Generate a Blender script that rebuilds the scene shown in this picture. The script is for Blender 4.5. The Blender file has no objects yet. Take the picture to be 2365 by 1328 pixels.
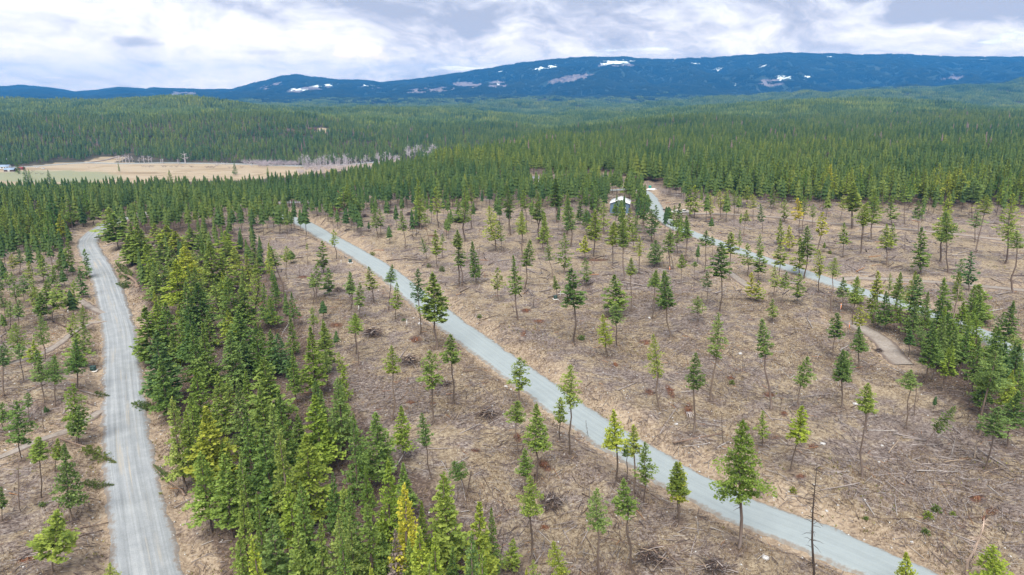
import bpy, math, random
import numpy as np
from mathutils import Vector, Matrix, Euler

# ------------------------------------------------------------------ camera, sky, sun, exposure
sc = bpy.context.scene
H_CAM = 60.0
PITCH = math.radians(15.8)
FPX, CX, CY = 1598.0, 1182.5, 664.0            # focal length and centre in photo pixels
cam = bpy.data.cameras.new('camera')
cam.sensor_width = 36.0
cam.lens = 36.0 * FPX / 2365.0
cam.clip_start, cam.clip_end = 1.0, 60000.0
camo = bpy.data.objects.new('camera', cam)
sc.collection.objects.link(camo)
camo.location = (0, 0, H_CAM)
camo.rotation_euler = (math.radians(90) - PITCH, 0, 0)
sc.camera = camo

SUN_EL, SUN_AZ = math.radians(54), math.radians(188)   # soft light through cloud, from behind and to one side
EXPOSURE = 2.08
SKY_STRENGTH = 0.10
sun = bpy.data.lights.new('sun', 'SUN')
sun.energy = 1.5
sun.angle = math.radians(45)
sun.color = (1.0, 0.96, 0.90)
suno = bpy.data.objects.new('sun', sun)
sc.collection.objects.link(suno)
sd = Vector((math.sin(SUN_AZ) * math.cos(SUN_EL), math.cos(SUN_AZ) * math.cos(SUN_EL), math.sin(SUN_EL)))
suno.rotation_euler = sd.to_track_quat('Z', 'Y').to_euler()
suno.location = (0, -50, 120)

sc.view_settings.view_transform = 'Standard'
sc.view_settings.look = 'None'
sc.view_settings.exposure = EXPOSURE
sc.view_settings.gamma = 1.0
sc.view_settings.use_curve_mapping = False
sc.cycles.max_bounces = 5
sc.cycles.diffuse_bounces = 3
sc.cycles.volume_bounces = 0
sc.cycles.transmission_bounces = 3
sc.cycles.use_denoising = True
sc.cycles.use_adaptive_sampling = True
sc.cycles.adaptive_threshold = 0.01

cp, sp = math.cos(PITCH), math.sin(PITCH)

def ray(px, py):
    a = (np.asarray(px, float) - CX) / FPX
    b = (CY - np.asarray(py, float)) / FPX
    return a, cp + b * sp, -sp + b * cp          # X, Y (forward), Z per unit depth

def project(x, y, z):
    d = y * cp - (z - H_CAM) * sp
    v = y * sp + (z - H_CAM) * cp
    d = np.maximum(d, 1e-3)
    return CX + FPX * x / d, CY - FPX * v / d, d

class NT:                                        # small node-tree helper
    def __init__(s, tree):
        s.t = tree; tree.nodes.clear()
    def n(s, typ, ins=None, **kw):
        nd = s.t.nodes.new(typ)
        for k, v in kw.items(): setattr(nd, k, v)
        for k, v in (ins or {}).items():
            sk = nd.inputs[k]
            if isinstance(v, bpy.types.NodeSocket): s.t.links.new(v, sk)
            else: sk.default_value = v
        return nd
    def math(s, op, a, b=None, c=None, clamp=False):
        ins = {0: a}
        if b is not None: ins[1] = b
        if c is not None: ins[2] = c
        return s.n('ShaderNodeMath', ins, operation=op, use_clamp=clamp).outputs[0]
    def vec(s, op, a, b=None):
        ins = {0: a}
        if b is not None: ins[1] = b
        nd = s.n('ShaderNodeVectorMath', ins, operation=op)
        return nd.outputs['Value'] if op in ('LENGTH', 'DOT_PRODUCT', 'DISTANCE') else nd.outputs[0]
    def mix(s, f, a, b, blend='MIX'):
        nd = s.n('ShaderNodeMix', {0: f, 6: a, 7: b}, data_type='RGBA', blend_type=blend)
        return nd.outputs[2]
    def noise(s, v, scale, detail=4, rough=0.55, dist=0.0):
        return s.n('ShaderNodeTexNoise', {'Vector': v, 'Scale': scale, 'Detail': detail, 'Roughness': rough, 'Distortion': dist}).outputs[0]
    def ramp(s, f, stops, interp='LINEAR'):
        nd = s.n('ShaderNodeValToRGB', {0: f})
        cr = nd.color_ramp; cr.interpolation = interp
        while len(cr.elements) < len(stops): cr.elements.new(0.5)
        for e, (p, c) in zip(cr.elements, stops):
            e.position = p; e.color = (c[0], c[1], c[2], 1) if not isinstance(c, (int, float)) else (c, c, c, 1)
        return nd.outputs[0]
    def smooth(s, v, lo, hi):
        return s.n('ShaderNodeMapRange', {0: v, 1: lo, 2: hi, 3: 0.0, 4: 1.0}, interpolation_type='SMOOTHSTEP').outputs[0]
    def attr(s, name):
        return s.n('ShaderNodeAttribute', attribute_name=name, attribute_type='GEOMETRY').outputs['Fac']

def direction(px, py):
    a, f, u = ray(px, py)
    v = Vector((float(a), float(f), float(u))); v.normalize()
    return v

world = bpy.data.worlds.new('World')
sc.world = world
world.use_nodes = True
w = NT(world.node_tree)
geo = w.n('ShaderNodeTexCoord').outputs['Generated']
dirn = w.vec('NORMALIZE', geo)
sepd = w.n('ShaderNodeSeparateXYZ', {0: dirn})
dx, dy, dz = sepd.outputs
den = w.math('ADD', w.math('MAXIMUM', dz, 0.0), 0.10)
pl = w.n('ShaderNodeCombineXYZ', {0: w.math('DIVIDE', dx, den), 1: w.math('DIVIDE', dy, den), 2: 0.0}).outputs[0]
warp = w.n('ShaderNodeTexNoise', {'Vector': pl, 'Scale': 0.55, 'Detail': 3.0}).outputs['Color']
plw = w.vec('ADD', pl, w.vec('SCALE', w.vec('SUBTRACT', warp, (0.5, 0.5, 0.5)), None) if False else w.vec('MULTIPLY', w.vec('SUBTRACT', warp, (0.5, 0.5, 0.5)), (1.6, 1.6, 0)))
dwarp = w.n('ShaderNodeTexNoise', {'Vector': w.vec('MULTIPLY', dirn, (1, 1, 2.0)), 'Scale': 5.0, 'Detail': 4.0}).outputs['Color']
dd_ = w.vec('ADD', w.vec('MULTIPLY', w.vec('ADD', dirn, w.n('ShaderNodeCombineXYZ', {0: w.math('MULTIPLY', dz, 0.9), 1: 0.0, 2: 0.0}).outputs[0]), (1, 1, 2.6)), w.vec('MULTIPLY', w.vec('SUBTRACT', dwarp, (0.5, 0.5, 0.5)), (0.22, 0.22, 0.22)))
n_big = w.noise(dd_, 3.2, 5, 0.5)
n_mid = w.noise(dd_, 8.5, 8, 0.56)
n_f = w.noise(dd_, 34.0, 7, 0.6)
lum = w.math('ADD', w.math('ADD', w.math('MULTIPLY', n_big, 0.60), w.math('MULTIPLY', n_mid, 0.56)), w.math('MULTIPLY', n_f, 0.20))
lum = w.math('SUBTRACT', lum, 0.115)

def blob(d, ax, az, edge0, edge1, wob=0.5, nz=None):      # a cloud bank in one direction of the sky, 1 inside
    q = w.vec('MULTIPLY', w.vec('SUBTRACT', dirn, tuple(d)), (1 / ax, 1 / ax, 1 / az))
    ln = w.vec('LENGTH', q)
    ln = w.math('ADD', ln, w.math('MULTIPLY', w.math('SUBTRACT', nz if nz is not None else n_mid, 0.5), wob))
    return w.math('SUBTRACT', 1.0, w.smooth(ln, edge0, edge1))
grey_bank = blob(direction(1500, -90), 0.62, 0.105, 0.35, 1.25, 0.9)
dark_corner = blob(direction(2330, 0), 0.20, 0.035, 0.3, 1.0, 1.2)
white_bank = blob(direction(330, 60), 0.34, 0.10, 0.2, 1.3, 1.0)
lum = w.math('SUBTRACT', lum, w.math('MULTIPLY', grey_bank, 0.15))
lum = w.math('SUBTRACT', lum, w.math('MULTIPLY', dark_corner, 0.18))
lum = w.math('ADD', lum, w.math('MULTIPLY', white_bank, 0.075))
cloud = w.ramp(lum, [(0.40, (1.29, 1.38, 1.69)), (0.50, (1.76, 1.83, 2.13)), (0.59, (2.35, 2.41, 2.60)), (0.68, (2.90, 2.92, 2.97)), (0.82, (3.45, 3.41, 3.36))])
nish = w.n('ShaderNodeTexSky', sky_type='NISHITA', sun_disc=False, sun_elevation=SUN_EL, sun_rotation=SUN_AZ, altitude=900.0).outputs[0]
gap = w.math('MULTIPLY', w.smooth(w.noise(plw, 0.9, 6, 0.6), 0.60, 0.74), 0.45)
skyc = w.mix(gap, cloud, nish)
fine = w.noise(w.vec('MULTIPLY', dirn, (1, 1, 2.2)), 34.0, 7, 0.6)
small_dark = blob(direction(312, 97), 0.030, 0.0085, 0.35, 1.05, 1.5, fine)
skyc = w.mix(w.math('MULTIPLY', small_dark, 0.75), skyc, (1.15, 1.22, 1.52, 1))
small_dark2 = blob(direction(605, 121), 0.034, 0.004, 0.3, 1.1, 1.2, fine)
skyc = w.mix(w.math('MULTIPLY', small_dark2, 0.35), skyc, (1.4, 1.44, 1.7, 1))
puff = w.math('MAXIMUM', blob(direction(835, 116), 0.050, 0.0125, 0.45, 0.95, 2.2, fine), blob(direction(730, 94), 0.036, 0.0065, 0.4, 1.0, 1.8, fine))
skyc = w.mix(w.math('MULTIPLY', puff, 0.8), skyc, (3.5, 3.2, 2.95, 1))
low = w.math('SUBTRACT', 1.0, w.smooth(dz, -0.02, 0.16))      # the cloud deck brightens towards the far rim
skyc = w.mix(low, skyc, (1.30, 1.15, 0.98, 1), 'MULTIPLY')
bg = w.n('ShaderNodeBackground', {'Color': skyc, 'Strength': SKY_STRENGTH})
w.n('ShaderNodeOutputWorld', {'Surface': bg.outputs[0]})

# ------------------------------------------------------------------ numeric noise and terrain
def _hash(i, j, seed):
    h = (i.astype(np.int64) * 374761393 + j.astype(np.int64) * 668265263 + seed * 974711) & 0x7fffffff
    h = ((h ^ (h >> 13)) * 1274126177) & 0x7fffffff
    return ((h ^ (h >> 16)) & 0xffff) / 65535.0

def vnoise(x, y, seed=0):
    i = np.floor(x); j = np.floor(y); fx = x - i; fy = y - j
    fx = fx * fx * fx * (fx * (fx * 6 - 15) + 10); fy = fy * fy * fy * (fy * (fy * 6 - 15) + 10)
    a = _hash(i, j, seed); b = _hash(i + 1, j, seed); c = _hash(i, j + 1, seed); d = _hash(i + 1, j + 1, seed)
    return (a + (b - a) * fx + (c - a) * fy + (a - b - c + d) * fx * fy) * 2 - 1

def fbm(x, y, seed=0, octv=4, gain=0.5):
    s = 0; amp = 1.0; tot = 0
    for o in range(octv):
        s = s + amp * vnoise(x * 2 ** o + 17.3 * o, y * 2 ** o - 9.1 * o, seed + o); tot += amp; amp *= gain
    return s / tot

def sstep(a, b, x):
    t = np.clip((x - a) / (b - a), 0, 1)
    return t * t * (3 - 2 * t)

def z_at(py, Y):                                 # height of a thing seen at row py at forward distance Y
    _, f, u = ray(0, py)
    return H_CAM + Y * u / f

SKYLINE = [(-900, 196), (-300, 204), (0, 202), (60, 199), (130, 206), (175, 214), (215, 212), (280, 204), (340, 208), (355, 205), (400, 206), (480, 209), (540, 208),
           (600, 192), (650, 179), (690, 174), (730, 180), (790, 186), (850, 187), (880, 192), (960, 185), (1050, 172), (1130, 159), (1200, 147), (1270, 139), (1350, 133), (1440, 133),
           (1500, 139), (1560, 138), (1640, 135), (1700, 130), (1790, 124), (1880, 125), (1960, 128), (2060, 127), (2150, 132), (2365, 134), (2800, 150), (3400, 170)]
def Zr(Y, pts): return ([p[0] for p in pts], [float(z_at(p[1], Y)) for p in pts])
ROWS = [
    (-400, ([0, 1], [0, 0])), (330, ([0, 1], [0, 0])),
    (470, ([0, 600, 900, 1150], [-13, -10, -3, 0])),
    (600, ([0, 600, 900, 1150], [-37, -32, -8, 0])),
    (850, ([0, 700, 950, 1250, 1500], [-50, -50, -42, -5, 0])),
    (1140, ([0, 800, 950, 1120, 1300, 1550], [-50, -50, -50, -34, -14, 0])),
    (1700, ([-600, 0, 600, 930, 1290, 1600, 2365], [-2, -6, -12, -34, -36, -4, 4])),
    (2300, Zr(2300, [(-600, 262), (0, 259), (300, 256), (440, 250), (520, 257), (700, 268), (930, 280), (1100, 290), (1290, 304), (1500, 290), (1700, 272), (1900, 260), (2100, 252), (2365, 242), (3000, 240)])),
    (3200, Zr(3200, [(-600, 262), (0, 262), (700, 264), (1100, 272), (1290, 278), (1600, 268), (2000, 262), (2365, 256), (3000, 250)])),
    (4600, Zr(4600, [(-600, 244), (0, 247), (450, 247), (900, 246), (1290, 246), (1650, 240), (1800, 230), (2000, 217), (2200, 203), (2365, 191), (3000, 170)])),
    (6500, Zr(6500, [(-600, 232), (0, 234), (450, 238), (900, 232), (1300, 228), (1700, 226), (1900, 226), (2365, 205), (3000, 190)])),
    (9500, Zr(9500, SKYLINE)),
    (14000, ([0, 1], [-40, -40]))]

def base(x, y):
    x = np.asarray(x, float); y = np.asarray(y, float)
    pxc = CX + 1653.0 * x / np.maximum(y, 60.0)
    z = np.zeros(np.broadcast(x, y).shape)
    for (y0, r0), (y1, r1) in zip(ROWS[:-1], ROWS[1:]):
        m = (y >= y0) & (y < y1)
        if not m.any(): continue
        t = (y[m] - y0) / (y1 - y0)
        if y1 <= 5000: t = t * t * (3 - 2 * t)
        elif y1 == 9500: t = t ** 1.15
        z[m] = np.interp(pxc[m], *r0) * (1 - t) + np.interp(pxc[m], *r1) * t
    f = sstep(900, 1500, y) * (1 - sstep(5500, 6800, y))
    big = y > 900
    if big.any():
        xb, yb = x[big], y[big]
        z[big] += f[big] * (17 * fbm(xb / 300, yb / 330, 5, 3) * (1 + 1.3 * sstep(2400, 3600, yb)) + 34 * sstep(1200, 2000, yb) * fbm(xb / 900, yb / 520, 15, 2))
        m = sstep(6300, 7300, yb) * (1 - sstep(8300, 9450, yb))
        rel = np.interp(CX + 1653.0 * xb / yb, [0, 1000, 1300, 3000], [0.35, 0.6, 1, 1])
        z[big] += m * rel * (150 * (1 - 2 * np.abs(fbm(xb / 850, yb / 1300, 9, 4))) - 80)
        z[big] += sstep(6500, 7500, yb) * 7 * fbm(xb / 120, yb / 200, 23, 2)
    return z

def ground_hit(px, py, hfun):                    # where the sight line of a photo pixel meets the terrain
    px = np.atleast_1d(np.asarray(px, float)); py = np.atleast_1d(np.asarray(py, float))
    a, f, u = ray(px, py)
    t = np.full(px.shape, 40.0); prev = t.copy(); done = np.zeros(px.shape, bool)
    for _ in range(700):
        z = H_CAM + u * t
        g = hfun(a * t, f * t)
        hit = (z <= g) & ~done
        done |= hit
        if done.all(): break
        prev = np.where(done, prev, t); t = np.where(done, t, t * 1.012 + 0.1)
    lo, hi = prev, t
    for _ in range(14):
        mid = (lo + hi) / 2
        below = H_CAM + u * mid <= hfun(a * mid, f * mid)
        hi = np.where(below, mid, hi); lo = np.where(below, lo, mid)
    return a * hi, f * hi

def spline(pts, step):                           # Catmull-Rom through world points
    P = np.array(pts, float)
    P = np.vstack([2 * P[0] - P[1], P, 2 * P[-1] - P[-2]])
    out = []
    for i in range(1, len(P) - 2):
        p0, p1, p2, p3 = P[i - 1], P[i], P[i + 1], P[i + 2]
        n = max(2, int(np.linalg.norm(p2 - p1) / step))
        for k in range(n):
            t = k / n
            out.append(0.5 * ((2 * p1) + (-p0 + p2) * t + (2 * p0 - 5 * p1 + 4 * p2 - p3) * t * t + (-p0 + 3 * p1 - 3 * p2 + p3) * t ** 3))
    out.append(P[-2])
    return np.array(out)

ROADS = {   # half width, bank height, pixel centre line
    'main_left': (3.55, 1.0, [(372, 1480), (344, 1328), (322, 1200), (299, 1069), (289, 973), (281, 850), (275, 766), (252, 675), (236, 630), (213, 588), (202, 566), (210, 548), (230, 531), (262, 514), (310, 499), (380, 488), (480, 480), (620, 471), (760, 466), (850, 452)]),
    'main_centre': (3.75, 1.5, [(2330, 1440), (2085, 1328), (1886, 1241), (1718, 1179), (1588, 1113), (1507, 1067), (1354, 972), (1239, 890), (1105, 793), (1024, 733), (943, 668), (871, 614), (780, 560), (748, 544), (715, 524), (680, 508), (625, 494)]),
    'main_right': (3.4, 0.9, [(2520, 868), (2420, 838), (2317, 800), (2285, 778), (2155, 727), (2064, 696), (2001, 678), (1902, 646), (1828, 621), (1775, 604), (1654, 560), (1606, 543), (1552, 520), (1521, 492), (1510, 470), (1498, 452), (1480, 440), (1440, 430)]),
    'track_far': (2.0, 0.25, [(1560, 497), (1633, 494), (1728, 498), (1822, 505), (1904, 515), (2073, 528), (2209, 542), (2310, 554), (2480, 572)]),
    'track_side': (1.9, 0.5, [(1935, 650), (1965, 643), (2010, 644), (2093, 647), (2177, 654), (2285, 663), (2365, 671), (2500, 684)]),
    'track_landing': (2.6, 0.2, [(1962, 742), (1990, 758), (2035, 785), (2064, 822), (2095, 845)]),
    'track_stub': (1.7, 0.2, [(1672, 622), (1698, 640), (1722, 657), (1738, 668)]),
    'track_west': (1.0, 0.2, [(-60, 850), (30, 838), (108, 812), (154, 780), (208, 746), (262, 744)]),
    'track_bank': (1.1, 0.2, [(262, 728), (230, 719), (200, 704), (180, 690)]),
    'track_low': (1.0, 0.2, [(-80, 1075), (0, 1056), (96, 1014), (161, 992), (240, 945)]),
    'track_lot': (2.2, 0.2, [(930, 436), (1020, 428), (1130, 422), (1220, 421), (1300, 428), (1400, 440), (1460, 436)]),
}
ROADW = {}
for k, (hw, bk, pts) in ROADS.items():
    X, Y = ground_hit([p[0] for p in pts], [p[1] for p in pts], base)
    ROADW[k] = (hw, bk, spline(np.c_[X, Y], 3.5))

def road_dist(x, y):
    """distance beyond the nearest road's edge, and that road's bank height"""
    best = np.full(x.shape, 1e9); bank = np.zeros(x.shape)
    for hw, bk, P in ROADW.values():
        x0, y0 = P.min(0) - 14; x1, y1 = P.max(0) + 14
        near = np.nonzero((x > x0) & (x < x1) & (y > y0) & (y < y1))[0]
        for c in range(0, len(near), 20000):
            idx = near[c:c + 20000]
            qx, qy = x[idx], y[idx]; d = np.full(idx.shape, 1e9)
            for (ax, ay), (bx, by) in zip(P[:-1], P[1:]):
                ex, ey = bx - ax, by - ay
                t = np.clip(((qx - ax) * ex + (qy - ay) * ey) / (ex * ex + ey * ey + 1e-9), 0, 1)
                d = np.minimum(d, (qx - ax - t * ex) ** 2 + (qy - ay - t * ey) ** 2)
            d = np.sqrt(d) - hw
            up = d < best[idx]
            best[idx[up]] = d[up]; bank[idx[up]] = bk
    return best, bank

def height(x, y):
    x = np.atleast_1d(np.asarray(x, float)); y = np.atleast_1d(np.asarray(y, float))
    shp = x.shape; x = x.ravel(); y = y.ravel()
    z = base(x, y)
    d, bank = road_dist(x, y)
    far = d > 1e8
    bank = np.where(far, 1.2, bank)
    near = y < 1000
    rise = bank * sstep(1.2, 6.5, d) - 0.35 * np.exp(-((d - 1.3) / 0.9) ** 2) * (bank > 0.6)
    lump = 2.2 * fbm(x / 62, y / 62, 1, 2) + 0.95 * fbm(x / 17, y / 17, 2, 2) + 0.34 * fbm(x / 4.3, y / 4.3, 3, 2)
    z = z + np.where(near, rise + lump * sstep(0.6, 9, d) - 0.10 * (d < 0.4), rise * 0 + 1.2)
    return z.reshape(shp)

# near terrain is sampled once on a grid, every later look-up reads that grid
GX0, GX1, GY0, GY1, GS = -430.0, 430.0, 30.0, 620.0, 0.8
_gx = np.arange(GX0, GX1 + GS, GS); _gy = np.arange(GY0, GY1 + GS, GS)
_GXX, _GYY = np.meshgrid(_gx, _gy)
GRID_Z = height(_GXX, _GYY)
GRID_D, _ = road_dist(_GXX.ravel(), _GYY.ravel()); GRID_D = np.minimum(GRID_D, 60).reshape(_GXX.shape)

def _bil(A, x, y):
    i = np.clip((x - GX0) / GS, 0, A.shape[1] - 1.001); j = np.clip((y - GY0) / GS, 0, A.shape[0] - 1.001)
    i0 = i.astype(int); j0 = j.astype(int); fx = i - i0; fy = j - j0
    return (A[j0, i0] * (1 - fx) + A[j0, i0 + 1] * fx) * (1 - fy) + (A[j0 + 1, i0] * (1 - fx) + A[j0 + 1, i0 + 1] * fx) * fy

def hgt(x, y):
    x = np.atleast_1d(np.asarray(x, float)); y = np.atleast_1d(np.asarray(y, float))
    inside = (x > GX0) & (x < GX1) & (y > GY0) & (y < GY1)
    z = np.zeros(x.shape)
    if inside.any(): z[inside] = _bil(GRID_Z, x[inside], y[inside])
    o = ~inside
    if o.any():
        xo, yo = x[o], y[o]
        z[o] = base(xo, yo) + np.where(yo < 1000, 1.2 + 2.2 * fbm(xo / 62, yo / 62, 1, 2) + 0.6 * fbm(xo / 17, yo / 17, 2, 2), 1.2)
    return z

def rdist(x, y):
    x = np.atleast_1d(np.asarray(x, float)); y = np.atleast_1d(np.asarray(y, float))
    return np.where((x > GX0) & (x < GX1) & (y > GY0) & (y < GY1), _bil(GRID_D, x, y), 60.0)

def at(px, py):                                   # photo pixel -> point on the ground
    x, y = ground_hit(px, py, hgt)
    return x, y, hgt(x, y)

def inpoly(px, py, poly):
    px = np.asarray(px, float); py = np.asarray(py, float); r = np.zeros(px.shape, bool)
    n = len(poly)
    for i in range(n):
        x0, y0 = poly[i]; x1, y1 = poly[(i + 1) % n]
        if y0 == y1: continue
        r ^= ((y0 > py) != (y1 > py)) & (px < (x1 - x0) * (py - y0) / (y1 - y0) + x0)
    return r

# ------------------------------------------------------------------ materials
def mat(name, build, rough=0.9, spec=0.15):
    m = bpy.data.materials.new(name); m.use_nodes = True
    t = NT(m.node_tree)
    col, extra = build(t)
    p = t.n('ShaderNodeBsdfPrincipled', {'Roughness': rough, 'Specular IOR Level': spec})
    if isinstance(col, bpy.types.NodeSocket): t.t.links.new(col, p.inputs['Base Color'])
    else: p.inputs['Base Color'].default_value = (*col, 1)
    for k, v in extra.items():
        if k == '_trans': continue
        if isinstance(v, bpy.types.NodeSocket): t.t.links.new(v, p.inputs[k])
        else: p.inputs[k].default_value = v
    out = p.outputs[0]
    if '_trans' in extra:
        tr = t.n('ShaderNodeBsdfTranslucent', {'Color': extra['_trans']})
        out = t.n('ShaderNodeMixShader', {0: 0.34, 1: out, 2: tr.outputs[0]}).outputs[0]
    t.n('ShaderNodeOutputMaterial', {'Surface': out})
    return m

def c4(c): return (*c, 1)

def b_ground(t):
    P = t.n('ShaderNodeNewGeometry').outputs['Position']
    big = t.noise(P, 0.035, 4, 0.6); mid = t.noise(P, 0.22, 6, 0.62); fine = t.noise(P, 1.7, 7, 0.68, 0.6)
    v2 = t.n('ShaderNodeMapping', {'Vector': t.vec('ADD', P, t.vec('MULTIPLY', t.n('ShaderNodeTexNoise', {'Vector': P, 'Scale': 0.12}).outputs['Color'], (14, 14, 0))), 'Scale': (0.8, 4.2, 1), 'Rotation': (0, 0, 0.6)}).outputs[0]
    v3 = t.n('ShaderNodeMapping', {'Vector': t.vec('ADD', P, t.vec('MULTIPLY', t.n('ShaderNodeTexNoise', {'Vector': P, 'Scale': 0.2}).outputs['Color'], (9, 9, 0))), 'Scale': (4.4, 0.9, 1), 'Rotation': (0, 0, -0.4)}).outputs[0]
    st = t.noise(v2, 1.0, 5, 0.7, 0.4); st2 = t.noise(v3, 1.0, 5, 0.7, 0.4)
    streak = t.math('ADD', t.math('MULTIPLY', st, 0.5), t.math('MULTIPLY', st2, 0.5))
    f = t.math('ADD', t.math('MULTIPLY', fine, 0.46), t.math('MULTIPLY', streak, 0.54))
    f = t.math('ADD', t.math('MULTIPLY', t.math('SUBTRACT', f, 0.5), 1.3), 0.5)
    slash = t.ramp(f, [(0.36, (0.042, 0.030, 0.026)), (0.45, (0.107, 0.081, 0.070)), (0.52, (0.186, 0.151, 0.131)), (0.59, (0.266, 0.228, 0.203)), (0.70, (0.416, 0.385, 0.352))])
    straw = t.ramp(f, [(0.34, (0.102, 0.072, 0.047)), (0.46, (0.218, 0.168, 0.112)), (0.56, (0.316, 0.258, 0.174)), (0.70, (0.439, 0.377, 0.269))])
    pick = t.smooth(t.math('ADD', t.math('MULTIPLY', mid, 0.48), t.math('ADD', t.math('MULTIPLY', big, 0.42), t.math('MULTIPLY', fine, 0.10))), 0.455, 0.545)
    col = t.mix(t.math('MULTIPLY', pick, 0.85), slash, straw)
    dark = t.smooth(t.noise(t.vec('ADD', P, (31, 7, 0)), 0.33, 6, 0.65), 0.60, 0.74)
    col = t.mix(t.math('MULTIPLY', dark, 0.75), col, (0.072, 0.048, 0.034, 1))
    bank = t.ramp(t.math('ADD', t.math('MULTIPLY', fine, 0.7), t.math('MULTIPLY', mid, 0.3)), [(0.33, (0.134, 0.092, 0.064)), (0.5, (0.281, 0.215, 0.152)), (0.68, (0.438, 0.365, 0.274))])
    col = t.mix(t.math('MULTIPLY', t.attr('bank'), t.smooth(t.math('ADD', t.math('MULTIPLY', mid, .6), t.math('MULTIPLY', fine, .4)), 0.30, 0.55)), col, bank)
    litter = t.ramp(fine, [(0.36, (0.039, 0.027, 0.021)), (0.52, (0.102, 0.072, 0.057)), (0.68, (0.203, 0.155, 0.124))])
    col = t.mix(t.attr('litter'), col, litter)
    red = t.ramp(fine, [(0.38, (0.050, 0.025, 0.018)), (0.55, (0.125, 0.062, 0.040)), (0.70, (0.24, 0.15, 0.105))])
    col = t.mix(t.smooth(t.math('ADD', t.attr('red'), t.math('SUBTRACT', fine, 0.5)), 0.35, 0.65), col, red)
    ns = t.math('ADD', t.math('MULTIPLY', f, 0.7), t.math('MULTIPLY', mid, 0.3))
    bmp = t.n('ShaderNodeBump', {'Strength': 0.9, 'Distance': 0.5, 'Height': ns}).outputs[0]
    return col, {'Normal': bmp}

def b_hills(t):
    P = t.n('ShaderNodeNewGeometry').outputs['Position']
    big = t.noise(P, 0.004, 4, 0.6); mid = t.noise(P, 0.02, 5, 0.6)
    floor = t.ramp(mid, [(0.35, (0.034, 0.033, 0.018)), (0.5, (0.052, 0.046, 0.026)), (0.68, (0.096, 0.076, 0.052))])
    vf = t.n('ShaderNodeMapping', {'Vector': P, 'Scale': (0.006, 0.03, 1), 'Rotation': (0, 0, 0.1)}).outputs[0]
    fl = t.noise(vf, 1.0, 6, 0.6, 0.5)
    field = t.ramp(fl, [(0.33, (0.206, 0.158, 0.096)), (0.47, (0.296, 0.234, 0.155)), (0.58, (0.330, 0.275, 0.196)), (0.68, (0.248, 0.193, 0.120))])
    gf = t.smooth(t.math('ADD', t.attr('green'), t.math('SUBTRACT', t.noise(P, 0.02, 5, 0.6), 0.5)), 0.35, 0.7)
    field = t.mix(gf, field, (0.206, 0.213, 0.131, 1))
    col = t.mix(t.attr('field'), floor, field)
    return col, {}

def b_mount(t):
    P = t.n('ShaderNodeNewGeometry').outputs['Position']
    mid = t.noise(P, 0.012, 7, 0.66); fine = t.noise(P, 0.035, 6, 0.7)
    v = t.n('ShaderNodeMapping', {'Vector': P, 'Scale': (0.03, 0.004, 0.03)}).outputs[0]
    stc = t.noise(v, 1.0, 6, 0.65)
    col = t.ramp(mid, [(0.33, (0.014, 0.026, 0.018)), (0.52, (0.024, 0.040, 0.026)), (0.7, (0.052, 0.060, 0.045))])
    rock = t.ramp(stc, [(0.35, (0.07, 0.06, 0.065)), (0.6, (0.20, 0.175, 0.18))])
    col = t.mix(t.smooth(t.math('ADD', t.attr('rock'), t.math('SUBTRACT', fine, 0.5)), 0.42, 0.66), col, rock)
    col = t.mix(t.smooth(t.math('ADD', t.math('MULTIPLY', t.attr('snow'), 0.72), t.math('MULTIPLY', t.math('SUBTRACT', fine, 0.5), 2.6)), 0.50, 0.64), col, (0.80, 0.93, 0.95, 1))
    return col, {}

def b_road(tan):
    def f(t):
        al = t.attr('along'); ac = t.attr('across')
        P = t.n('ShaderNodeNewGeometry').outputs['Position']
        fine = t.noise(P, 5.0, 8, 0.75); mid = t.noise(P, 0.35, 5, 0.6)
        lane = t.n('ShaderNodeCombineXYZ', {0: t.math('MULTIPLY', ac, 5.5), 1: t.math('MULTIPLY', al, 0.02), 2: 0.0}).outputs[0]
        ln = t.noise(lane, 1.0, 5, 0.65, 0.25)
        s = t.math('ADD', t.math('MULTIPLY', fine, 0.28), t.math('ADD', t.math('MULTIPLY', ln, 0.52), t.math('MULTIPLY', mid, 0.20)))
        if tan:
            col = t.ramp(s, [(0.36, (0.151, 0.164, 0.170)), (0.50, (0.241, 0.258, 0.268)), (0.64, (0.351, 0.368, 0.376))])
            lane2 = t.n('ShaderNodeCombineXYZ', {0: t.math('MULTIPLY', ac, 7.5), 1: t.math('MULTIPLY', al, 0.035), 2: 3.0}).outputs[0]
            tn = t.smooth(t.noise(lane2, 1.0, 4, 0.6, 0.3), 0.50, 0.64)
            midl = t.math('MULTIPLY', t.math('SUBTRACT', 1.0, t.smooth(t.math('ABSOLUTE', ac), 0.25, 0.75)), t.smooth(t.noise(t.n('ShaderNodeCombineXYZ', {0: t.math('MULTIPLY', al, 0.055), 1: t.math('MULTIPLY', ac, 1.5), 2: 7.0}).outputs[0], 1.0, 4, 0.6), 0.42, 0.62))
            col = t.mix(t.math('MULTIPLY', t.math('MULTIPLY', tn, midl), 0.9), col, (0.331, 0.305, 0.258, 1))
        else:
            col = t.ramp(s, [(0.36, (0.213, 0.243, 0.249)), (0.50, (0.248, 0.283, 0.289)), (0.64, (0.278, 0.317, 0.324))])
        e = t.smooth(t.math('ADD', t.math('ABSOLUTE', ac), t.math('MULTIPLY', t.math('SUBTRACT', t.noise(P, 0.9, 7, 0.72), 0.5), 0.75)), 0.84, 1.06)
        col = t.mix(t.math('MULTIPLY', e, 0.8), col, (0.184, 0.145, 0.110, 1))
        bmp = t.n('ShaderNodeBump', {'Strength': 0.5, 'Distance': 0.08, 'Height': fine}).outputs[0]
        return col, {'Normal': bmp}
    return f

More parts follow.
